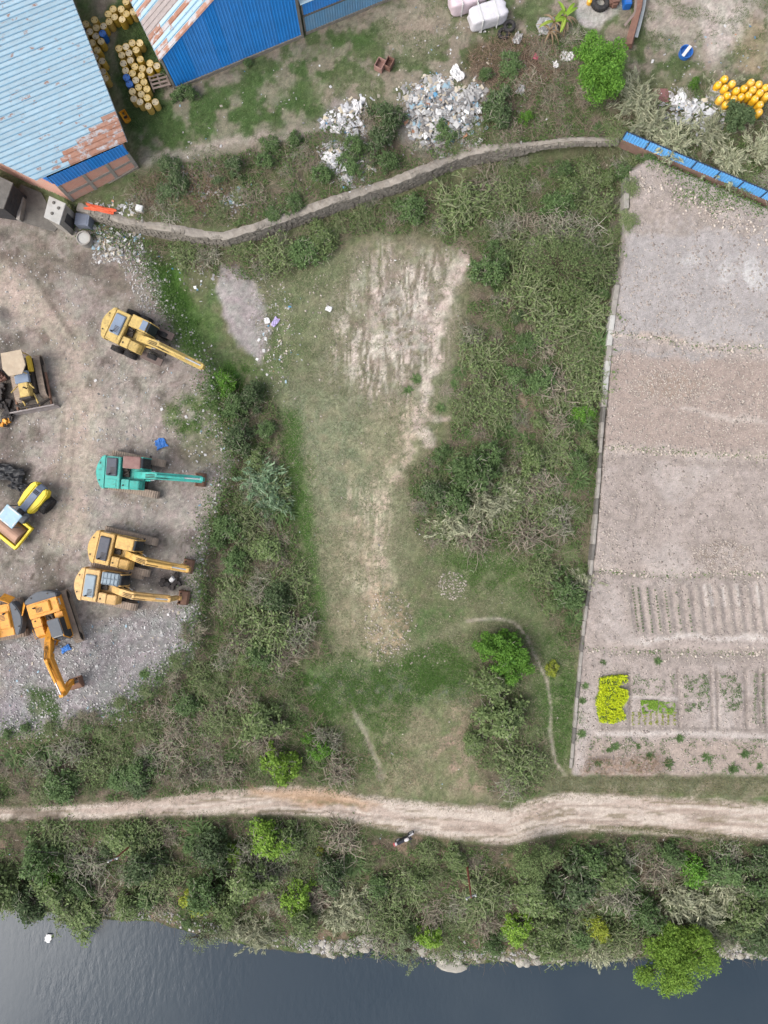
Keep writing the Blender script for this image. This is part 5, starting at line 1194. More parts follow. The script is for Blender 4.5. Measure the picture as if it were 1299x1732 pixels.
LM = {'olive': leafmat('olive_leaf', (110,130,80), (132,148,96), (92,114,66)), 'dark': leafmat('dark_leaf', (84,104,68), (104,122,82), (68,88,56)), 'mid': leafmat('mid_leaf', (90,116,70), (112,136,84), (74,98,58)),
      'lime': leafmat('lime_leaf', (120,158,56), (146,178,72), (98,136,50)), 'bright': leafmat('bright_leaf', (92,138,50), (114,158,60), (74,116,44)), 'yellow': leafmat('yellow_green_leaf', (150,164,56), (170,178,70), (128,146,52)),
      'pale': leafmat('pale_cane_leaf', (166,170,140), (192,190,160), (128,138,104)), 'greyg': leafmat('grey_green_leaf', (118,132,96), (140,150,116), (96,112,76)), 'canegreen': leafmat('blue_green_cane', (120,150,112), (150,170,138), (90,124,84))}
def shrub_mesh(kind, seed):
    """-> list of (part name, V, F, material); unit plant of radius about 1 m"""
    rg = np.random.default_rng(seed); out = []
    if kind in ('bare_grey', 'bare_brown', 'twig_olive'):
        m_ = {'bare_grey': M_TWG, 'bare_brown': M_TWB, 'twig_olive': M_TWO}[kind]; paths = []; tips = []
        for i in range(52):
            L = rg.uniform(.7, 1.25); P_ = arc(rg, (rg.normal()*.15, rg.normal()*.15, -.05), rg.uniform(0, 6.283), L, rg.uniform(.35, 1.25), rg.uniform(.1, .5)); paths.append((P_, np.linspace(.03, .012, 5)))
            for q in range(5):
                j = rg.integers(1, 5); b_ = P_[j]; P2 = arc(rg, b_, rg.uniform(0, 6.283), rg.uniform(.25, .6), rg.uniform(-.2, .9), .25, 3); paths.append((P2, np.linspace(.016, .009, 3))); tips.append(P2[-1]); tips.append(P2[1])
        V, F = tubes_np(paths); out.append(('branches', V, F, m_)); tips = np.array(tips)
        nl = {'bare_grey': 420, 'bare_brown': 260, 'twig_olive': 1000}[kind]
        C_ = tips[rg.integers(0, len(tips), nl)]+rg.normal(size=(nl, 3))*.09; V, F = leaves_np(C_, .06, rg); out.append(('foliage', V, F, LM['olive'] if kind == 'twig_olive' else LM['greyg']))
    elif kind in ('leafy_dark', 'leafy_mid', 'leafy_olive', 'leafy_lime', 'leafy_bright', 'leafy_yellow'):
        lm = LM[kind[6:]]; paths = []
        cl = []
        ph = rg.uniform(0, 6.28, 3)
        for i in range(40):
            a = rg.uniform(0, 6.283); lob = .82+.2*math.sin(2*a+ph[0])+.14*math.sin(3*a+ph[1])+.1*math.sin(5*a+ph[2]); r_ = math.sqrt(rg.uniform(0, 1))*.9; h = (1-r_*r_)*.95+.2+rg.uniform(-.3, .2); r_ *= lob
            cl.append((r_*math.cos(a), r_*math.sin(a), h)); 
        for c_ in cl:
            t = np.linspace(0, 1, 5)[:, None]; P_ = np.array([[0, 0, -.05]])*(1-t)+np.array([c_])*t; P_[:, 2] += .15*np.sin(t[:, 0]*3.14); P_ += rg.normal(size=P_.shape)*.03; paths.append((P_, np.linspace(.035, .008, 5)))
        V, F = tubes_np(paths); 
        for i in range(70):
            P_ = arc(rg, cl[rg.integers(0, len(cl))], rg.uniform(0, 6.283), rg.uniform(.2, .5), rg.uniform(-.1, 1.), .2, 3); paths.append((P_, np.linspace(.014, .007, 3)))
        V, F = tubes_np(paths); out.append(('branches', V, F, M_TWG)); cl = np.array(cl); n = 2300
        w_ = rg.uniform(.5, 1.5, len(cl)); ci = rg.choice(len(cl), n, p=w_/w_.sum()); d = rg.normal(size=(n, 3)); d /= np.linalg.norm(d, axis=1)[:, None]; d *= (rg.uniform(0, 1, n)**.45*rg.uniform(.12, .36, n))[:, None]
        V, F = leaves_np(cl[ci]+d, .07, rg, .35, 1.9); out.append(('foliage', V, F, lm))
    elif kind in ('cane', 'cane_green'):
        lm = LM['pale'] if kind == 'cane' else LM['canegreen']; paths = []; C_ = []; D_ = []
        for i in range(70):
            a = rg.normal()*1.5; L = rg.uniform(1.0, 1.7); P_ = arc(rg, (rg.normal()*.25, rg.normal()*.25, -.05), a, L, rg.uniform(.5, 1.35), rg.uniform(.25, .6), 6); paths.append((P_, np.linspace(.02, .008, 6)))
            for q in range(22):
                j = rg.integers(2, 6); C_.append(P_[j]+rg.normal(size=3)*.06); dd = P_[5]-P_[3]; D_.append(dd/np.linalg.norm(dd)+np.array([0, 0, -.3]))
        V, F = tubes_np(paths); out.append(('canes', V, F, M_TWO)); V, F = leaves_np(np.array(C_), .055, rg, .3, 5.5, np.array(D_)); out.append(('foliage', V, F, lm))
    elif kind == 'tussock':
        C_ = []; V = []; F = []; off = 0
        for i in range(150):
            P_ = arc(rg, (rg.normal()*.12, rg.normal()*.12, -.03), rg.uniform(0, 6.283), rg.uniform(.6, 1.1), rg.uniform(.3, 1.2), rg.uniform(.2, .6), 5, .05); d = P_[-1]-P_[0]; s_ = np.array([-d[1], d[0], 0]); s_ /= np.linalg.norm(s_)+1e-9
            wd = np.array([.03, .045, .04, .025, .004])
            for j in range(5): V += [P_[j]-s_*wd[j], P_[j]+s_*wd[j]]
            F += [(off+2*j, off+2*j+1, off+2*j+3, off+2*j+2) for j in range(4)]; off += 10
        out.append(('blades', np.array(V), np.array(F), LM['mid']))
    return out
PROTO = {}
def proto(kind, var):
    if (kind, var) not in PROTO:
        PROTO[(kind, var)] = [(nm, np_obj(nm, V, F, m_)) for nm, V, F, m_ in shrub_mesh(kind, hash_seed(kind)+var*101)]
        for nm, o in PROTO[(kind, var)]: COL.objects.unlink(o)
    return PROTO[(kind, var)]
def hash_seed(s_): return sum(ord(c)*(i+3) for i, c in enumerate(s_)) % 9973
PHR = {'bare_grey': ('bare grey twiggy shrub', 'shrub', 'bare_shrub'), 'bare_brown': ('bare brown thorny shrub', 'shrub', 'bare_shrub'), 'twig_olive': ('sparse olive twiggy shrub', 'shrub', 'twiggy_shrub'), 'leafy_dark': ('dark green leafy bush', 'bush', 'leafy_bush'), 'leafy_mid': ('mid green leafy bush', 'bush', 'leafy_bush'), 'leafy_olive': ('olive green leafy bush', 'bush', 'leafy_bush'),
       'leafy_lime': ('lime green leafy bush', 'bush', 'leafy_bush'), 'leafy_bright': ('bright green leafy bush', 'bush', 'leafy_bush'), 'leafy_yellow': ('yellow-green leafy bush', 'bush', 'leafy_bush'), 'cane': ('pale cream-leaved cane clump', 'cane', 'cane_clump'), 'cane_green': ('silvery green cane clump', 'cane', 'cane_clump'), 'tussock': ('spiky green grass tussock', 'grass', 'grass_tussock')}
PLANTS = []
def plant(kind, px, py, rad, zone, hs=1.0, rz=None, label=None):
    g = gp(px, py); r_ = empty(PHR[kind][2], g, rnd.uniform(0, 6.283) if rz is None else rz); r_.location.z -= .03
    sc = rad*S*rnd.uniform(.95, 1.05); r_.scale = (sc*rnd.uniform(.9, 1.1), sc*rnd.uniform(.9, 1.1), sc*hs*rnd.uniform(.85, 1.1))
    for nm, o in proto(kind, rnd.randrange(3)):
        c = o.copy(); COL.objects.link(c); c.parent = r_
    r_['category'] = PHR[kind][1]
    if label: r_['label'] = label
    PLANTS.append((r_, kind, zone, px, py, label)); return r_
EXCL = [(684,1414,46)]+[(x_, y_, 26) for x_, y_ in FOOTPATH]
def scatter(poly, n, kinds, rads, zone, mind, hs=.8, pad=4):
    x0, x1 = max(-30, min(p[0] for p in poly)), min(1330, max(p[0] for p in poly)); y0, y1 = min(p[1] for p in poly), max(p[1] for p in poly)
    got = []; tries = 0
    while len(got) < n and tries < n*60:
        tries += 1; x = rnd.uniform(x0, x1); y = rnd.uniform(y0, y1)
        if float(sdist(np.array([x]), np.array([y]), poly)[0]) < pad: continue
        if any((x-a)**2+(y-b_)**2 < mind*mind for a, b_ in got): continue
        if any((x-a)**2+(y-b_)**2 < r_*r_ for a, b_, r_ in EXCL): continue
        if (480 < x < 960 or x > 1180) and y > float(yS(x))-30: continue
        if float(yRt(x))-20 < y < float(yRb(x))+22: continue
        got.append((x, y)); k_ = rnd.choices([q[0] for q in kinds], [q[1] for q in kinds])[0]; plant(k_, x, y, (rads[0]+(rads[1]-rads[0])*rnd.random()**1.6), zone, hs*rnd.uniform(.6,1.25))
# single plants that can be recognised
SP = [('leafy_bright',887,203,14,'n'),('leafy_bright',1171,146,13,'n'),('leafy_lime',723,1573,26,'b'),('leafy_bright',853,1108,48,'m'),('leafy_olive',845,1212,50,'m'),('leafy_olive',830,1150,38,'m'),('twig_olive',875,1285,48,'m'),('leafy_yellow',932,1130,15,'m'),
 ('leafy_yellow',337,1518,30,'b'),('leafy_lime',397,1438,19,'b'),('leafy_lime',360,1445,16,'b'),('leafy_bright',92,1482,22,'b'),('leafy_lime',478,1288,38,'s'),('leafy_bright',543,1265,22,'s'),('leafy_bright',522,1245,14,'s'),('leafy_olive',447,1212,42,'s'),
 ('leafy_dark',962,1480,52,'b'),('leafy_mid',1000,1450,34,'b'),('leafy_bright',1165,1468,34,'b'),('leafy_mid',1130,1440,26,'b'),('leafy_olive',922,1590,34,'b'),('leafy_mid',1085,1535,40,'b'),('leafy_mid',832,1592,22,'b'),('twig_olive',812,1500,56,'b'),('leafy_yellow',540,1440,10,'b'),('leafy_yellow',1005,1560,28,'b'),('leafy_mid',1270,1480,40,'b'),('leafy_dark',1285,1580,34,'b'),('leafy_dark',250,1450,44,'b'),('leafy_dark',60,1510,44,'b'),('leafy_mid',255,1510,30,'b'),('leafy_mid',140,1490,26,'b'),('leafy_dark',560,1470,36,'b'),('leafy_olive',895,1500,42,'b'),
 ('leafy_mid',940,352,32,'e'),('twig_olive',950,440,56,'e'),('twig_olive',885,490,50,'e'),('twig_olive',1005,450,46,'e'),('twig_olive',930,545,48,'e'),('twig_olive',990,530,40,'e'),('leafy_mid',820,465,34,'e'),('leafy_mid',850,440,22,'e'),('twig_olive',780,355,50,'e'),('twig_olive',1000,350,40,'e'),('twig_olive',860,330,36,'e'),('leafy_mid',800,800,46,'e'),('leafy_mid',770,850,36,'e'),('leafy_dark',740,840,28,'e'),('leafy_mid',830,770,30,'e'),('leafy_bright',985,700,20,'e'),('leafy_mid',745,770,20,'e'),
 ('leafy_mid',390,890,30,'s'),('leafy_mid',372,915,20,'s'),('leafy_dark',410,740,32,'s'),('leafy_mid',400,690,26,'s'),('leafy_dark',430,670,28,'s'),('leafy_bright',385,650,24,'s'),('leafy_dark',470,1010,36,'s'),('twig_olive',460,1060,52,'s'),('leafy_mid',400,950,28,'s'),
 ('leafy_dark',655,205,30,'n'),('leafy_mid',600,250,22,'n'),('leafy_dark',640,250,28,'n'),('leafy_mid',655,280,24,'n'),('leafy_mid',500,240,16,'n'),('leafy_mid',545,300,22,'n'),('leafy_mid',450,275,18,'n'),('leafy_dark',400,290,20,'n'),('leafy_mid',320,160,18,'n'),('leafy_mid',280,122,12,'n'),('leafy_mid',302,165,14,'n'),('leafy_dark',840,190,32,'n'),('leafy_mid',420,110,9,'n'),('leafy_mid',820,130,14,'n')]
for k_, px, py, r_, zn in SP: plant(k_, px, py, r_, zn, 1.0); EXCL.append((px, py, r_*.8))
for k_, px, py, r_, rz_, zn in (('cane_green',440,810,36,-1.2,'s'),('cane_green',455,840,34,-.9,'s'),('cane',600,1520,34,-1.5,'b'),('cane',575,1540,30,-1.8,'b'),('cane',625,1545,26,-1.4,'b'),('cane',820,850,34,-1.0,'e'),('cane',770,885,30,-1.6,'e'),('cane',850,835,28,-.4,'e'),('cane',1100,215,34,2.8,'n'),('cane',1135,250,36,2.0,'n'),('cane',1190,235,32,.3,'n'),('cane',1225,280,30,-.2,'n'),('cane',1280,260,30,.4,'n'),('cane',1140,1510,36,-1.0,'b'),('cane',1190,1530,38,-1.1,'b'),('cane',1230,1500,34,-.7,'b'),('cane',1010,1600,30,-1.5,'b'),('cane',1050,1590,28,-1.4,'b'),('cane',1200,1570,32,-1.3,'b'),('cane',395,1560,28,-1.3,'b'),('cane',440,1575,30,-1.4,'b'),('cane',980,985,26,1.0,'e')):
    plant(k_, px, py, r_, zn, .9, rz_); EXCL.append((px, py, r_*.5))
scatter(TH1, 112, (('bare_grey',20),('bare_brown',14),('twig_olive',40),('leafy_mid',10),('leafy_olive',8),('leafy_dark',4),('tussock',18)), (15,42), 'e', 23, .85, 12)
scatter(TH2, 92, (('bare_grey',24),('bare_brown',22),('twig_olive',32),('leafy_dark',5),('leafy_mid',9),('leafy_olive',8),('tussock',12)), (15,40), 's', 23, .85, 15)
scatter(TH3, 122, (('bare_grey',22),('bare_brown',14),('twig_olive',34),('leafy_dark',6),('leafy_mid',14),('leafy_olive',14),('leafy_lime',4),('tussock',5)), (16,46), 'b', 21, .95, 9)
scatter(TH4, 44, (('bare_grey',16),('bare_brown',44),('twig_olive',20),('leafy_dark',10),('leafy_mid',12)), (15,28), 'n', 22, .6)
scatter([(1042,252),(1105,262),(1098,310),(1066,330),(1062,400),(1040,430)], 9, (('bare_grey',30),('twig_olive',50),('leafy_mid',10)), (14,24), 'e', 17, .8, 0)
scatter([(470,395),(640,335),(800,278),(1040,258),(1040,285),(820,305),(660,362),(480,425)], 22, (('bare_grey',30),('twig_olive',50),('leafy_mid',14)), (12,24), 'e', 15, .9, 0)
scatter([(338,1010),(332,1100),(262,1160),(215,1205),(120,1245),(0,1250),(0,1225),(110,1222),(195,1185),(250,1135),(312,1085),(318,1010)], 20, (('twig_olive',40),('leafy_mid',14),('tussock',30),('bare_brown',20)), (9,20), 's', 15, .8, 0)
scatter(TH5, 12, (('bare_grey',30),('twig_olive',30),('cane',20)), (20,34), 'n', 26)
scatter(TH6, 8, (('twig_olive',40),('bare_grey',20),('leafy_olive',30)), (20,34), 'm', 28)
scatter([(730,620),(850,600),(880,700),(860,900),(720,920),(690,830),(760,740)], 16, (('tussock',40),('bare_brown',30),('twig_olive',20)), (14,24), 'e', 26, .6)
for px, py in ((770,650),(745,690),(805,640),(940,640),(895,740),(705,640),(690,660),(820,905),(755,910),(720,880)): plant('tussock', px, py, rnd.uniform(11,17), 'e', .7)
for px, py in ((985,1185),(990,1160),(984,1240),(1030,1268),(1012,1290),(1100,1278),(1080,1262),(1195,1280),(1285,1295),(1260,1275),(1240,1300),(1130,1290),(1150,1248),(1040,1262),(1020,1120),(1112,1118)): plant('tussock', px, py, rnd.uniform(7,14), 'f', .7)
ZN = {'n': 'above the stone wall', 'e': 'in the thicket beside the field', 's': 'on the slope below the yard', 'b': 'on the river bank', 'm': 'in the clump by the footpath', 'f': 'on the bare field edge'}
grp = {}
for it in PLANTS: grp.setdefault((it[1], it[2]), []).append(it)
for (k_, zn), lst in grp.items():
    lst.sort(key=lambda q: q[3])
    for i, it in enumerate(lst):
        it[0]['group'] = PHR[k_][0].replace(' shrub', ' shrubs').replace(' bush', ' bushes').replace(' clump', ' clumps').replace(' tussock', ' tussocks')+' '+ZN[zn]
        n = len(lst)
        it[0]['label'] = f'{PHR[k_][0]} {ZN[zn]}' if n == 1 else f'{PHR[k_][0]} {ZN[zn]}, {ordw(i+1)} from the left'
# full trees
def tree(px, py, rx, ry, h, lm, label, seed, nleaf=7000, lsz=.11, base=None, clumps=60, rnd_top=1.0, asp=1.7, hang=0.):
    rg = np.random.default_rng(seed); g = gp(*(base or (px, py))); zc = g.z+h*.62
    top = at(px, py, zc); r_ = empty('leafy_tree', g, 0, label, 'tree'); off = np.array([top.x-g.x, top.y-g.y, h*.62])
    ax, ay, az_ = rx*S, ry*S, h*.42
    cl = []; lobes = [(rg.uniform(-.45, .45), rg.uniform(-.45, .45), rg.uniform(-.25, .35), rg.uniform(.42, .62)) for _ in range(6)]
    while len(cl) < clumps:
        lx, ly, lz_, lr = lobes[rg.integers(0, 6)]; q = rg.uniform(-1, 1, 3); L = np.linalg.norm(q)
        if (.35 if q[2] > 0 else .6) < L < 1: cl.append((q*lr+np.array([lx, ly, lz_]))*np.array([ax, ay, az_])+off)
    cl = np.array(cl); paths = [(np.array([[0, 0, -.2], off*.3, off*.62, off]), np.array([.16, .13, .10, .05])*h/5)]
    for c_ in cl:
        t = np.linspace(0, 1, 5)[:, None]; s0 = off*rg.uniform(.45, .8); P_ = s0*(1-t)+c_*t; P_ += rg.normal(size=P_.shape)*.05; paths.append((P_, np.linspace(.045, .012, 5)))
    V, F = tubes_np(paths, 5); np_obj('trunk', V, F, M_BARK, r_)
    n = nleaf; ci = rg.integers(0, len(cl), n); d = rg.normal(size=(n, 3)); d /= np.linalg.norm(d, axis=1)[:, None]; rr = (ax+ay)/2*.2*rg.uniform(.7, 1.3, len(cl))
    d *= (rg.uniform(0, 1, n)**.4*rr[ci])[:, None]; d[:, 2] *= .8
    V, F = leaves_np(cl[ci]+d, lsz, rg, .5, asp); np_obj('crown', V, F, LM[lm], r_)
tree(1016, 115, 46, 66, 4.6, 'bright', 'rounded bright green tree standing above the stone wall', 11, 13000, .10, (1012,150), 80)
tree(1152, 1632, 80, 68, 4.6, 'lime', 'large bright lime tree leaning out over the river', 12, 21000, .085, (1140,1600), 130, asp=2.6)
tree(905, 1475, 46, 54, 3.6, 'olive', 'olive green tree on the river bank left of the dark green bush', 13, 4200, .08, None, 50)
tree(945, 455, 88, 70, 3.4, 'olive', 'wide olive thicket tree beside the upper field', 14, 4200, .075, None, 110)
tree(1252, 200, 34, 27, 2.4, 'dark', 'dark green tree in front of the orange barrels', 15, 5000, .11, None, 40)
tree(855, 1108, 52, 46, 3.4, 'bright', 'bright green rounded tree where the footpath bends', 16, 8000, .10, None, 60)
tree(690, 1610, 22, 40, 3.0, 'greyg', 'small grey-green tree drooping over the water in the middle', 17, 1600, .07, (688,1590), 34)
tree(340, 1590, 50, 22, 2.6, 'greyg', 'sparse bare-branched tree hanging over the water at the left', 18, 1000, .07, (345,1565), 40)
# ---------------------------------------------------------------- uncountable stuff
def sample(poly, n, pad=0, nz=None, soft=0.):
    e_ = 40*soft; x0, x1 = max(-40, min(p[0] for p in poly)-e_), min(1340, max(p[0] for p in poly)+e_); y0, y1 = max(-30, min(p[1] for p in poly)-e_), min(1760, max(p[1] for p in poly)+e_)
    out = np.zeros((0, 2))
    for _ in range(12):
        q = np.stack([rng.uniform(x0, x1, n*2), rng.uniform(y0, y1, n*2)], 1); jx = 22*(fbm(q[:, 0]/26, q[:, 1]/26, 401)-.5)*2*soft; jy = 22*(fbm(q[:, 0]/26, q[:, 1]/26, 402)-.5)*2*soft
        k_ = sstep(pad-26*soft-.01, pad+26*soft+.01, sdist(q[:, 0]+jx, q[:, 1]+jy, poly)) > rng.uniform(0, 1, len(q))
        if nz is not None: k_ &= rng.uniform(0, 1, len(q)) < nz(q[:, 0], q[:, 1])
        out = np.concatenate([out, q[k_]])
        if len(out) >= n: break
    return out[:n]
def gpn(q):
    z = hmap(q[:, 0], q[:, 1]); k_ = S*(CAMZ-z)/CAMZ; return np.stack([(q[:, 0]-CX)*k_, (CY-q[:, 1])*k_, z], 1)
def blades(name, q, L, wd, m_, lean=.7, label=None):
    q = q[ldist(q[:, 0], q[:, 1], FOOTPATH) > 1+5*rng.uniform(0, 1, len(q))]; q = q[ldist(q[:, 0], q[:, 1], [(600,1210),(620,1240),(635,1280),(650,1310)]) > 5]
    P_ = gpn(q); n = len(P_); a = rng.uniform(0, 6.283, n); d = np.stack([np.cos(a), np.sin(a), np.zeros(n)], 1); s_ = np.stack([-d[:, 1], d[:, 0], np.zeros(n)], 1)
    L_ = L*rng.uniform(.5, 1.4, n)[:, None]; w_ = wd*rng.uniform(.7, 1.3, n)[:, None]; le = lean*rng.uniform(.4, 1.3, n)[:, None]
    tip = P_+d*L_*le; tip[:, 2] += L_[:, 0]*.6; base = P_.copy(); base[:, 2] -= .02
    V = np.stack([base-s_*w_, base+s_*w_, tip], 1).reshape(-1, 3); o = np_obj(name, V, np.arange(3*n).reshape(-1, 3), m_); tag(o, kind='stuff')
    if label: o['label'] = label
    return o
nzc = lambda sc, lo, hi, sd: (lambda x, y: sstep(lo, hi, fbm(x/sc, y/sc, sd)))
MEAD = [(430,470),(560,430),(780,420),(780,600),(720,760),(900,960),(960,1100),(960,1300),(860,1340),(600,1330),(560,1240),(520,1160),(540,1090),(500,960),(470,800),(455,650)]
bare = lambda x, y: 1-.9*np.clip(sstep(-30, 40, sdist(x, y, [(610,470),(670,425),(760,430),(750,560),(735,640),(690,680),(630,670),(590,600)]))*spot(.3, .5, fbm(x/20, y/20, 93))+sstep(26, 8, ldist(x, y, [(785,435),(738,560),(715,680),(690,760),(645,850),(622,930),(628,1010),(645,1080)]))*spot(.4, .55, fbm(x/9, y/9, 5)), 0, 1)
q = sample(MEAD, 95000, 0, lambda x, y: bare(x, y)*(.25+.75*sstep(.4, .6, fbm(x/22, y/22, 62))), .6)
blades('meadow_grass', q, .2, .02, leafmat('meadow_blade', (118,136,92), (146,150,116), (184,174,148), .25), .9)
q = np.concatenate([sample(e, int(k_*1.0), 0, nzc(16, .35, .58, 62), 1. if k_ > 2600 else .5) for e, k_ in ((([(462,690),(500,700),(525,830),(530,960),(560,1090),(530,1100),(500,1000),(485,900),(470,800)]), 9000), (ell(620,1160,130,48), 12000), (ell(740,1140,80,45), 9000), (ell(850,960,85,42), 7000), (ell(940,1190,32,115), 7000), (ell(560,1290,40,40), 4000), (ell(535,1190,40,60), 5000), ([(255,440),(300,450),(330,540),(352,622),(320,600),(280,520)], 6000), (ell(385,650,36,32), 4000), (ell(640,1235,40,70), 4000), (ell(330,705,48,38), 2500), ([(40,1160),(90,1170),(100,1215),(60,1215)], 1500))])
blades('green_grass', q, .2, .02, leafmat('green_blade', (90,130,60), (114,150,74), (76,112,54), .3), .8)
NG = [(215,190),(300,170),(420,110),(560,50),(700,0),(830,0),(960,60),(830,130),(640,170),(560,215),(300,275),(235,275)]
q = np.concatenate([sample(NG, 14000, 0, nzc(22, .42, .6, 62)), sample([(190,20),(250,10),(285,190),(215,230)], 5000), sample([(1080,0),(1299,0),(1299,150),(1060,140)], 6000, 0, nzc(22, .45, .6, 62))])
blades('yard_grass', q, .16, .018, leafmat('yard_blade', (78,104,52), (96,118,66), (110,122,78), .2), .8)
VT = [(930,1313),(1299,1314),(1299,1345),(930,1340)]
blades('verge_grass', np.concatenate([sample(VT, 5000), sample([(1000,1396),(1100,1398),(1299,1420),(1299,1428),(1100,1406)], 1500), np.array([(x, float((yRt if rnd.random() < .5 else yRb)(x))+rnd.gauss(0,5)) for x in np.linspace(-20,1320,9000)])]), .2, .02, leafmat('verge_blade', (92,108,66), (124,124,88), (150,140,108), .2))
# brush: low twigs and weed leaves that fill the thickets
def brush(name, polys, dens, m_, L=.5, r=.012):
    V = []; F = []; off = 0; Q_ = np.concatenate([sample(p, n) for p, n in zip(polys, dens)]); P_ = gpn(Q_); n = len(P_)
    a = rng.uniform(0, 6.283, n); l_ = L*rng.uniform(.4, 1.5, n); el_ = rng.uniform(-.05, .75, n)
    d = np.stack([np.cos(a)*np.cos(el_), np.sin(a)*np.cos(el_), np.sin(el_)], 1); s_ = np.stack([-np.sin(a), np.cos(a), np.zeros(n)], 1); up = np.cross(d, s_)
    b_ = P_.copy(); b_[:, 2] += rng.uniform(-.02, .35, n); e = b_+d*l_[:, None]; mid_ = (b_+e)/2+rng.normal(size=(n, 3))*.06*l_[:, None]
    rr = r*rng.uniform(.6, 1.4, n)[:, None]
    ring = lambda p, k_: [p+s_*rr*k_, p-s_*rr*k_*.5+up*rr*k_*.87, p-s_*rr*k_*.5-up*rr*k_*.87]
    V = np.stack(ring(b_, 1.)+ring(mid_, .8)+ring(e, .35), 1).reshape(-1, 3); base = (np.arange(n)*9)[:, None]
    f = np.array([[0,1,4,3],[1,2,5,4],[2,0,3,5],[3,4,7,6],[4,5,8,7],[5,3,6,8]]); F = (base[:, :, None]+f[None]).reshape(-1, 4)
    o = np_obj(name, V, F, m_); tag(o, kind='stuff'); return o
brush('dry_brush', [TH1, TH2, TH3, TH4, TH5, TH6], [9000, 8000, 9500, 4500, 1200, 800], leafmat('dry_twig_mix', (132,114,96), (166,150,130), (110,96,80), 0), .75, .013)
def leafstuff(name, polys, dens, m_, size=.09, hmax=.4, nz=None):
    Q_ = np.concatenate([sample(p, n, 0, nz) for p, n in zip(polys, dens)]); P_ = gpn(Q_); P_[:, 2] += rng.uniform(.02, hmax, len(P_)); V, F = leaves_np(P_, size, rng, .6, 1.8); o = np_obj(name, V, F, m_); tag(o, kind='stuff'); return o
leafstuff('low_weeds', [TH1, TH2, TH3, TH4, TH5, TH6], [36000, 30000, 40000, 13000, 3500, 3000], leafmat('weed_leaf', (86,116,60), (108,132,74), (72,100,52), .2), .085, .4, nzc(20, .38, .6, 62))
# rape patch and vegetables
RP = [(1012,1146),(1030,1142),(1058,1140),(1060,1152),(1040,1160),(1060,1165),(1060,1180),(1050,1196),(1058,1214),(1040,1222),(1012,1221),(1008,1200),(1006,1180),(1012,1170)]
leafstuff('yellow_rape_flowers', [RP], [5200], leafmat('rape_flower', (196,208,30), (210,220,44), (168,190,34), .2), .075, .55, lambda x, y: .25+.75*sstep(.35, .55, fbm(x/9, y/9, 6)))
leafstuff('rape_leaves', [RP], [1500], LM['mid'], .1, .3)
leafstuff('young_greens', [[(1083,1184),(1112,1184),(1112,1206),(1086,1206)], [(1114,1186),(1142,1188),(1140,1208),(1114,1206)]], [1500, 500], LM['lime'], .06, .2, nzc(6, .35, .6, 8))
q = []
for x0 in (1070,1081,1090,1100,1110,1120,1130,1140): q += [(x0+rnd.gauss(0,1.2), rnd.uniform(1204,1226)) for _ in range(50)]
q = np.array(q); P_ = gpn(q); P_[:, 2] += rng.uniform(.02,.12,len(P_)); V, F = leaves_np(P_, .06, rng); tag(np_obj('seedling_rows', V, F, LM['yellow']), kind='stuff')
q = []
for i, x0 in enumerate((1069,1078,1093,1107,1123,1142,1160)):
    for t in np.arange(992+i*2, 1070, 5.2):
        if rnd.random() < (.95 if i < 5 else .45): q += [(x0+(t-990)*.13+rnd.gauss(0,.8), t+rnd.gauss(0,.8)) for _ in range(9)]
q = np.array(q); P_ = gpn(q); P_[:, 2] += rng.uniform(.02,.16,len(P_)); V, F = leaves_np(P_, .058, rng); tag(np_obj('vegetable_seedlings', V, F, LM['dark']), kind='stuff')
q = np.concatenate([sample([(1155,1142),(1198,1140),(1200,1200),(1158,1205)], 700, 0, nzc(8, .42, .6, 3)), sample([(1215,1142),(1252,1142),(1256,1200),(1220,1205)], 600, 0, nzc(8, .42, .6, 5)), sample([(1070,1140),(1140,1140),(1140,1176),(1070,1176)], 260, 0, nzc(8, .5, .6, 5)), np.array([(x0+rnd.gauss(0,1.5), rnd.uniform(1138,1225)) for x0 in (1277,1290) for _ in range(130)]), sample([(1000,1245),(1299,1250),(1299,1310),(990,1308)], 1500, 0, nzc(10, .5, .62, 9))])
P_ = gpn(q); P_[:, 2] += rng.uniform(.02,.14,len(P_)); V, F = leaves_np(P_, .06, rng); tag(np_obj('field_weeds', V, F, LM['mid']), kind='stuff')
# stones
def stones(name, q, smin, smax, m_, sink=.3):
    P_ = gpn(q); n = len(P_); base = np.array([[1,0,0],[-.5,.87,0],[-.5,-.87,0],[.6,.5,.7],[-.8,.1,.75],[.1,-.7,.65]]); fc = np.array([[0,1,3],[1,4,3],[1,2,4],[2,5,4],[2,0,5],[0,3,5],[3,4,5],[0,2,1]])
    s_ = (smin+(smax-smin)*rng.uniform(0,1,n)**3); a = rng.uniform(0,6.283,n); c_, si = np.cos(a), np.sin(a)
    J = base[None]*(1+rng.normal(size=(n,6,3))*.18); X = J[..., 0]*c_[:, None]-J[..., 1]*si[:, None]; Y = J[..., 0]*si[:, None]+J[..., 1]*c_[:, None]
    V = np.stack([X, Y, J[..., 2]], -1)*s_[:, None, None]+P_[:, None]; V[..., 2] -= (s_*sink*.5)[:, None]
    F = ((np.arange(n)*6)[:, None, None]+fc[None]).reshape(-1,3); o = np_obj(name, V.reshape(-1,3), F, m_); tag(o, kind='stuff'); return o
M_PEB = leafmat('pebble', (186,174,162), (206,194,182), (160,148,138), 0); M_PEBG = leafmat('grey_pebble', (176,172,168), (200,196,192), (146,142,140), 0)
FI = [(1040,420),(1299,400),(1299,1310),(975,1305),(1000,960)]
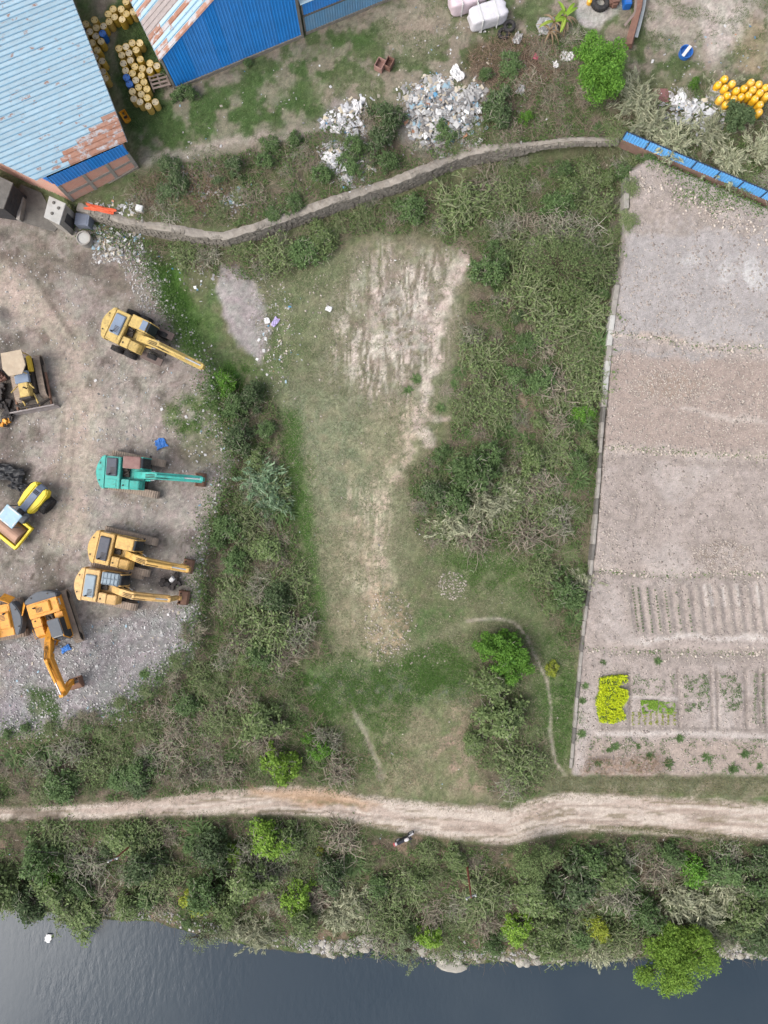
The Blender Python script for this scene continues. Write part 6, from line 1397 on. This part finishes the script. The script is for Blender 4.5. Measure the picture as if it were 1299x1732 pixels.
stones('field_stones', np.concatenate([sample(FI, 8000), sample(ell(1140,655,80,28), 1400), sample(ell(1225,940,55,25), 800), sample([(1040,590),(1299,600),(1299,760),(1030,750)], 2500), sample([(1050,1098),(1299,1100),(1299,1118),(1050,1116)], 300), sample(ell(1030,940,20,50), 400), sample([(1040,755),(1299,765),(1299,775),(1040,770)], 400)]), .015, .10, M_PEB)
stones('yard_gravel', np.concatenate([sample([(0,1090),(120,1060),(330,1010),(325,1100),(210,1200),(0,1240)], 4000), sample([(0,420),(240,440),(380,740),(340,1000),(0,1000)], 2600), sample([(200,440),(262,440),(290,540),(240,530)], 700)]), .02, .11, M_PEBG)
stones('meadow_stones', np.concatenate([sample(ell(765,990,24,26), 420), sample(ell(660,1060,45,60), 500), sample(ell(690,1110,70,20), 120), sample(MEAD, 400), sample(ell(470,560,30,90), 250), sample(ell(640,520,130,90), 400)]), .02, .12, M_PEB)
stones('road_stones', np.concatenate([sample([(870,1400),(960,1390),(900,1430),(860,1428)], 160), sample([(200,1360),(1299,1362),(1299,1415),(700,1410),(400,1374)], 900)]), .015, .07, M_PEB)
def along(pts, n, sg): 
    L = path_pts(pts, 2.); return np.array([(L[j][0]+rnd.gauss(0, sg), L[j][1]+rnd.gauss(0, sg)) for j in rng.integers(0, len(L), n)])
YE = [p for p in YARD[3:-1]]
stones('yard_edge_rubble', along(YE, 1500, 10), .025, .15, M_PEBG)
o = np_obj('yard_edge_weeds', *leaves_np(gpn(along(YE, 9000, 13))+np.array([[0,0,.12]])*rng.uniform(0,2.5,(9000,1)), .085, rng, .6, 1.8), MC['weed_leaf']); tag(o, kind='stuff')
TL = [[(1038,566),(1110,572),(1160,584),(1230,590),(1299,588)], [(1024,756),(1130,764),(1210,768),(1299,774)], [(1004,966),(1130,974),(1299,970)], [(990,1098),(1150,1104),(1299,1106)]]
for tl in TL: pass
stones('terrace_edge_stones', np.concatenate([along(t_, 170, 4.5) for t_ in TL]+[along([(1062,310),(1150,330),(1299,400)], 500, 12)]), .03, .19, M_PEB)
o = np_obj('terrace_weeds', *leaves_np(gpn(np.concatenate([along(t_, 160, 3.5) for t_ in TL]+[along([(1085,262),(1180,305),(1299,356)], 1500, 9), along([(1150,322),(1230,350)], 500, 12)]))+np.array([[0,0,.08]]), .08, rng, .6, 1.8), MC['weed_leaf']); tag(o, kind='stuff')
stones('field_clods', np.concatenate([sample([(1062,300),(1100,285),(1299,370),(1299,1310),(975,1305),(1000,960),(1040,440)], 9000, 0, nzc(14, .35, .65, 71)), sample(ell(1225,940,55,25), 300)]), .03, .16, leafmat('soil_clod', (170,158,150), (188,176,166), (150,138,130), 0), .9)
# larger rocks at the water
M_RK = mat('shore_rock', (184,178,166), .9, 0, .2, 3, .4, (130,128,110), 2, .5, .2, .12)
def rock_mesh(seed):
    bm = bmesh.new(); bmesh.ops.create_icosphere(bm, subdivisions=2, radius=1)
    for v in bm.verts:
        c = v.co.copy(); f = .72+.55*float(fbm(np.array([c.x*1.6+seed*5.]), np.array([c.y*1.6+c.z*1.3+seed]), seed)[0]); v.co = c*f; v.co.z *= .6
    me = bpy.data.meshes.new('rock'); bm.to_mesh(me); bm.free(); me.materials.append(M_RK); return me
RKM = [rock_mesh(i) for i in range(5)]; RK = []
for i in range(96):
    px = rnd.choice((rnd.uniform(470,640), rnd.uniform(700,960), rnd.uniform(1180,1299), rnd.uniform(480,960))); py = float(yS(px))+rnd.uniform(-20,3); g = gp(px, py); s_ = rnd.uniform(.14,.42)
    o = bpy.data.objects.new('shore_rock', RKM[i % 5]); COL.objects.link(o); o.location = g; o.location.z = max(g.z, WZ-.05)+s_*.1; o.scale = (s_*rnd.uniform(.9,1.5), s_, s_); o.rotation_euler = (0, 0, rnd.uniform(0,6)); RK.append((px, o))
RK.sort(key=lambda q: q[0])
for i, (px, o) in enumerate(RK): tag(o, f'pale rock at the water edge, {ordw(i+1)} from the left', 'rock', 'rocks along the shore')
o = bpy.data.objects.new('shore_rock', RKM[2]); COL.objects.link(o); o.location = at(764,1634,WZ+.02); o.scale = (1.45,.55,.45); o.rotation_euler = (0,0,-.1); tag(o, 'large flat white rock standing in the shallow water', 'rock', 'rocks along the shore')
stones('shore_shingle', np.array([(x, float(yS(x))+rnd.uniform(-20,2)) for x in [rnd.choice((rnd.uniform(470,960), rnd.uniform(500,640), rnd.uniform(1180,1299), rnd.uniform(20,470))) for _ in range(4200)]]), .03, .18, M_PEBG)
# rubbish heaps and litter
def rubbish(name, parts, m_, smax=.32, label=None, hump=.5):
    Q_ = []; H_ = []
    for (poly, n) in parts:
        q = sample(poly, n, 0, None, .8); c_ = np.mean(poly, 0); sdv = sdist(q[:, 0], q[:, 1], poly); Q_.append(q); H_.append(np.clip(sdv/18., 0, 1)*hump)
    Q_ = np.concatenate(Q_); H_ = np.concatenate(H_); P_ = gpn(Q_); n = len(P_); P_[:, 2] += H_*rng.uniform(.2, 1, n)+.04
    s_ = (.05+(smax*1.5-.05)*rng.uniform(0,1,n)**3.5); a = rng.uniform(0,6.283,n); asp = rng.uniform(.15,1.,n)
    u = np.stack([np.cos(a), np.sin(a), rng.normal(size=n)*.3], 1)*s_[:, None]; v = np.stack([-np.sin(a), np.cos(a), rng.normal(size=n)*.3], 1)*(s_*asp)[:, None]; w_ = np.array([0,0,1.])[None]*(s_*.3)[:, None]
    V = np.stack([P_-u-v, P_+u-v*.7, P_+u*.8+v, P_-u+v*.9, P_+w_, ], 1).reshape(-1,3); fc = np.array([[0,1,4],[1,2,4],[2,3,4],[3,0,4]]); F = ((np.arange(n)*5)[:, None, None]+fc[None]).reshape(-1,3)
    o = np_obj(name, V, F, m_); tag(o, kind='stuff'); 
    if label: o['label'] = label
    return o
def trashmat(name, stops):
    m, nt, b = newmat(name); g = nt.nodes.new('ShaderNodeNewGeometry'); cr = nt.nodes.new('ShaderNodeValToRGB'); cr.color_ramp.interpolation = 'CONSTANT'
    e = cr.color_ramp.elements
    while len(e) < len(stops): e.new(.5)
    for i, (p, c) in enumerate(stops): e[i].position = p; e[i].color = (*A(*c), 1)
    nt.links.new(g.outputs['Random Per Island'], cr.inputs[0]); nt.links.new(cr.outputs[0], b.inputs['Base Color']); b.inputs['Roughness'].default_value = .55; return m
TM = trashmat('mixed_rubbish', [(0,(204,202,200)),(.14,(182,180,178)),(.42,(158,154,150)),(.6,(196,184,164)),(.74,(126,122,118)),(.86,(156,184,198)),(.92,(70,140,180)),(.94,(236,236,234)),(.985,(190,140,110))])
TMW = trashmat('white_rubbish', [(0,(224,222,222)),(.4,(196,196,198)),(.65,(160,160,160)),(.9,(210,196,170)),(.97,(90,150,190))])
MH = [(682,168),(715,148),(745,140),(760,165),(790,160),(815,150),(812,200),(800,235),(770,245),(740,255),(712,250),(695,220)]
rubbish('main_rubbish_heap', [(MH, 2900), ([(740,140),(765,148),(760,200),(735,195)], 500)], TM, .20, 'heap of mixed white and coloured plastic rubbish in the factory land', .7)
rubbish('left_rubbish_heap', [([(580,180),(615,178),(625,215),(600,240),(580,225)], 420), ([(545,250),(580,240),(610,285),(605,308),(575,305),(550,290)], 700), ([(560,200),(590,195),(590,225),(560,225)], 250)], TMW, .18, 'pale plastic rubbish strewn between the bushes above the stone wall')
rubbish('right_rubbish_heap', [([(1128,165),(1160,165),(1210,160),(1215,195),(1205,235),(1190,250),(1140,225),(1120,200)], 620)], TMW, .2, 'white foam and film heap beside the orange barrels', .6)
rubbish('wall_foot_rubbish', [([(165,385),(215,390),(230,420),(210,440),(165,432)], 420), ([(155,345),(230,350),(235,362),(160,356)], 200), ([(330,310),(410,315),(410,345),(360,352),(320,330)], 240), ([(290,288),(355,284),(355,298),(295,304)], 90)], TM, .15, 'loose rubbish at the foot of the stone wall near the sheds', .15)
rubbish('litter', [([(0,1090),(120,1050),(330,1010),(325,1100),(210,1200),(0,1240)], 420), ([(150,600),(360,600),(370,760),(150,760)], 110), (ell(465,570,36,100), 170), ([(270,430),(360,440),(370,500),(290,490)], 90), ([(680,0),(900,0),(900,140),(760,140),(640,160)], 160), ([(1090,80),(1299,20),(1299,150),(1100,150)], 90), ([(300,160),(560,70),(560,200),(300,260)], 50), (TH4, 260), (TH3, 110), (TH1, 60), (MEAD, 30), ([(330,700),(395,740),(370,900),(330,1050),(345,850)], 110), (ell(205,1212,36,18), 70), ([(500,1580),(960,1605),(960,1620),(500,1606)], 80)], TM, .10, None, .02)
brush('dead_stalks', [ell(310,325,80,36), [(990,1280),(1120,1275),(1130,1308),(980,1310)], ell(870,110,80,50), ell(650,1300,60,40)], [1400, 500, 1500, 150], leafmat('dead_stalk', (150,126,106), (176,150,128), (124,102,86), 0), .5, .012)
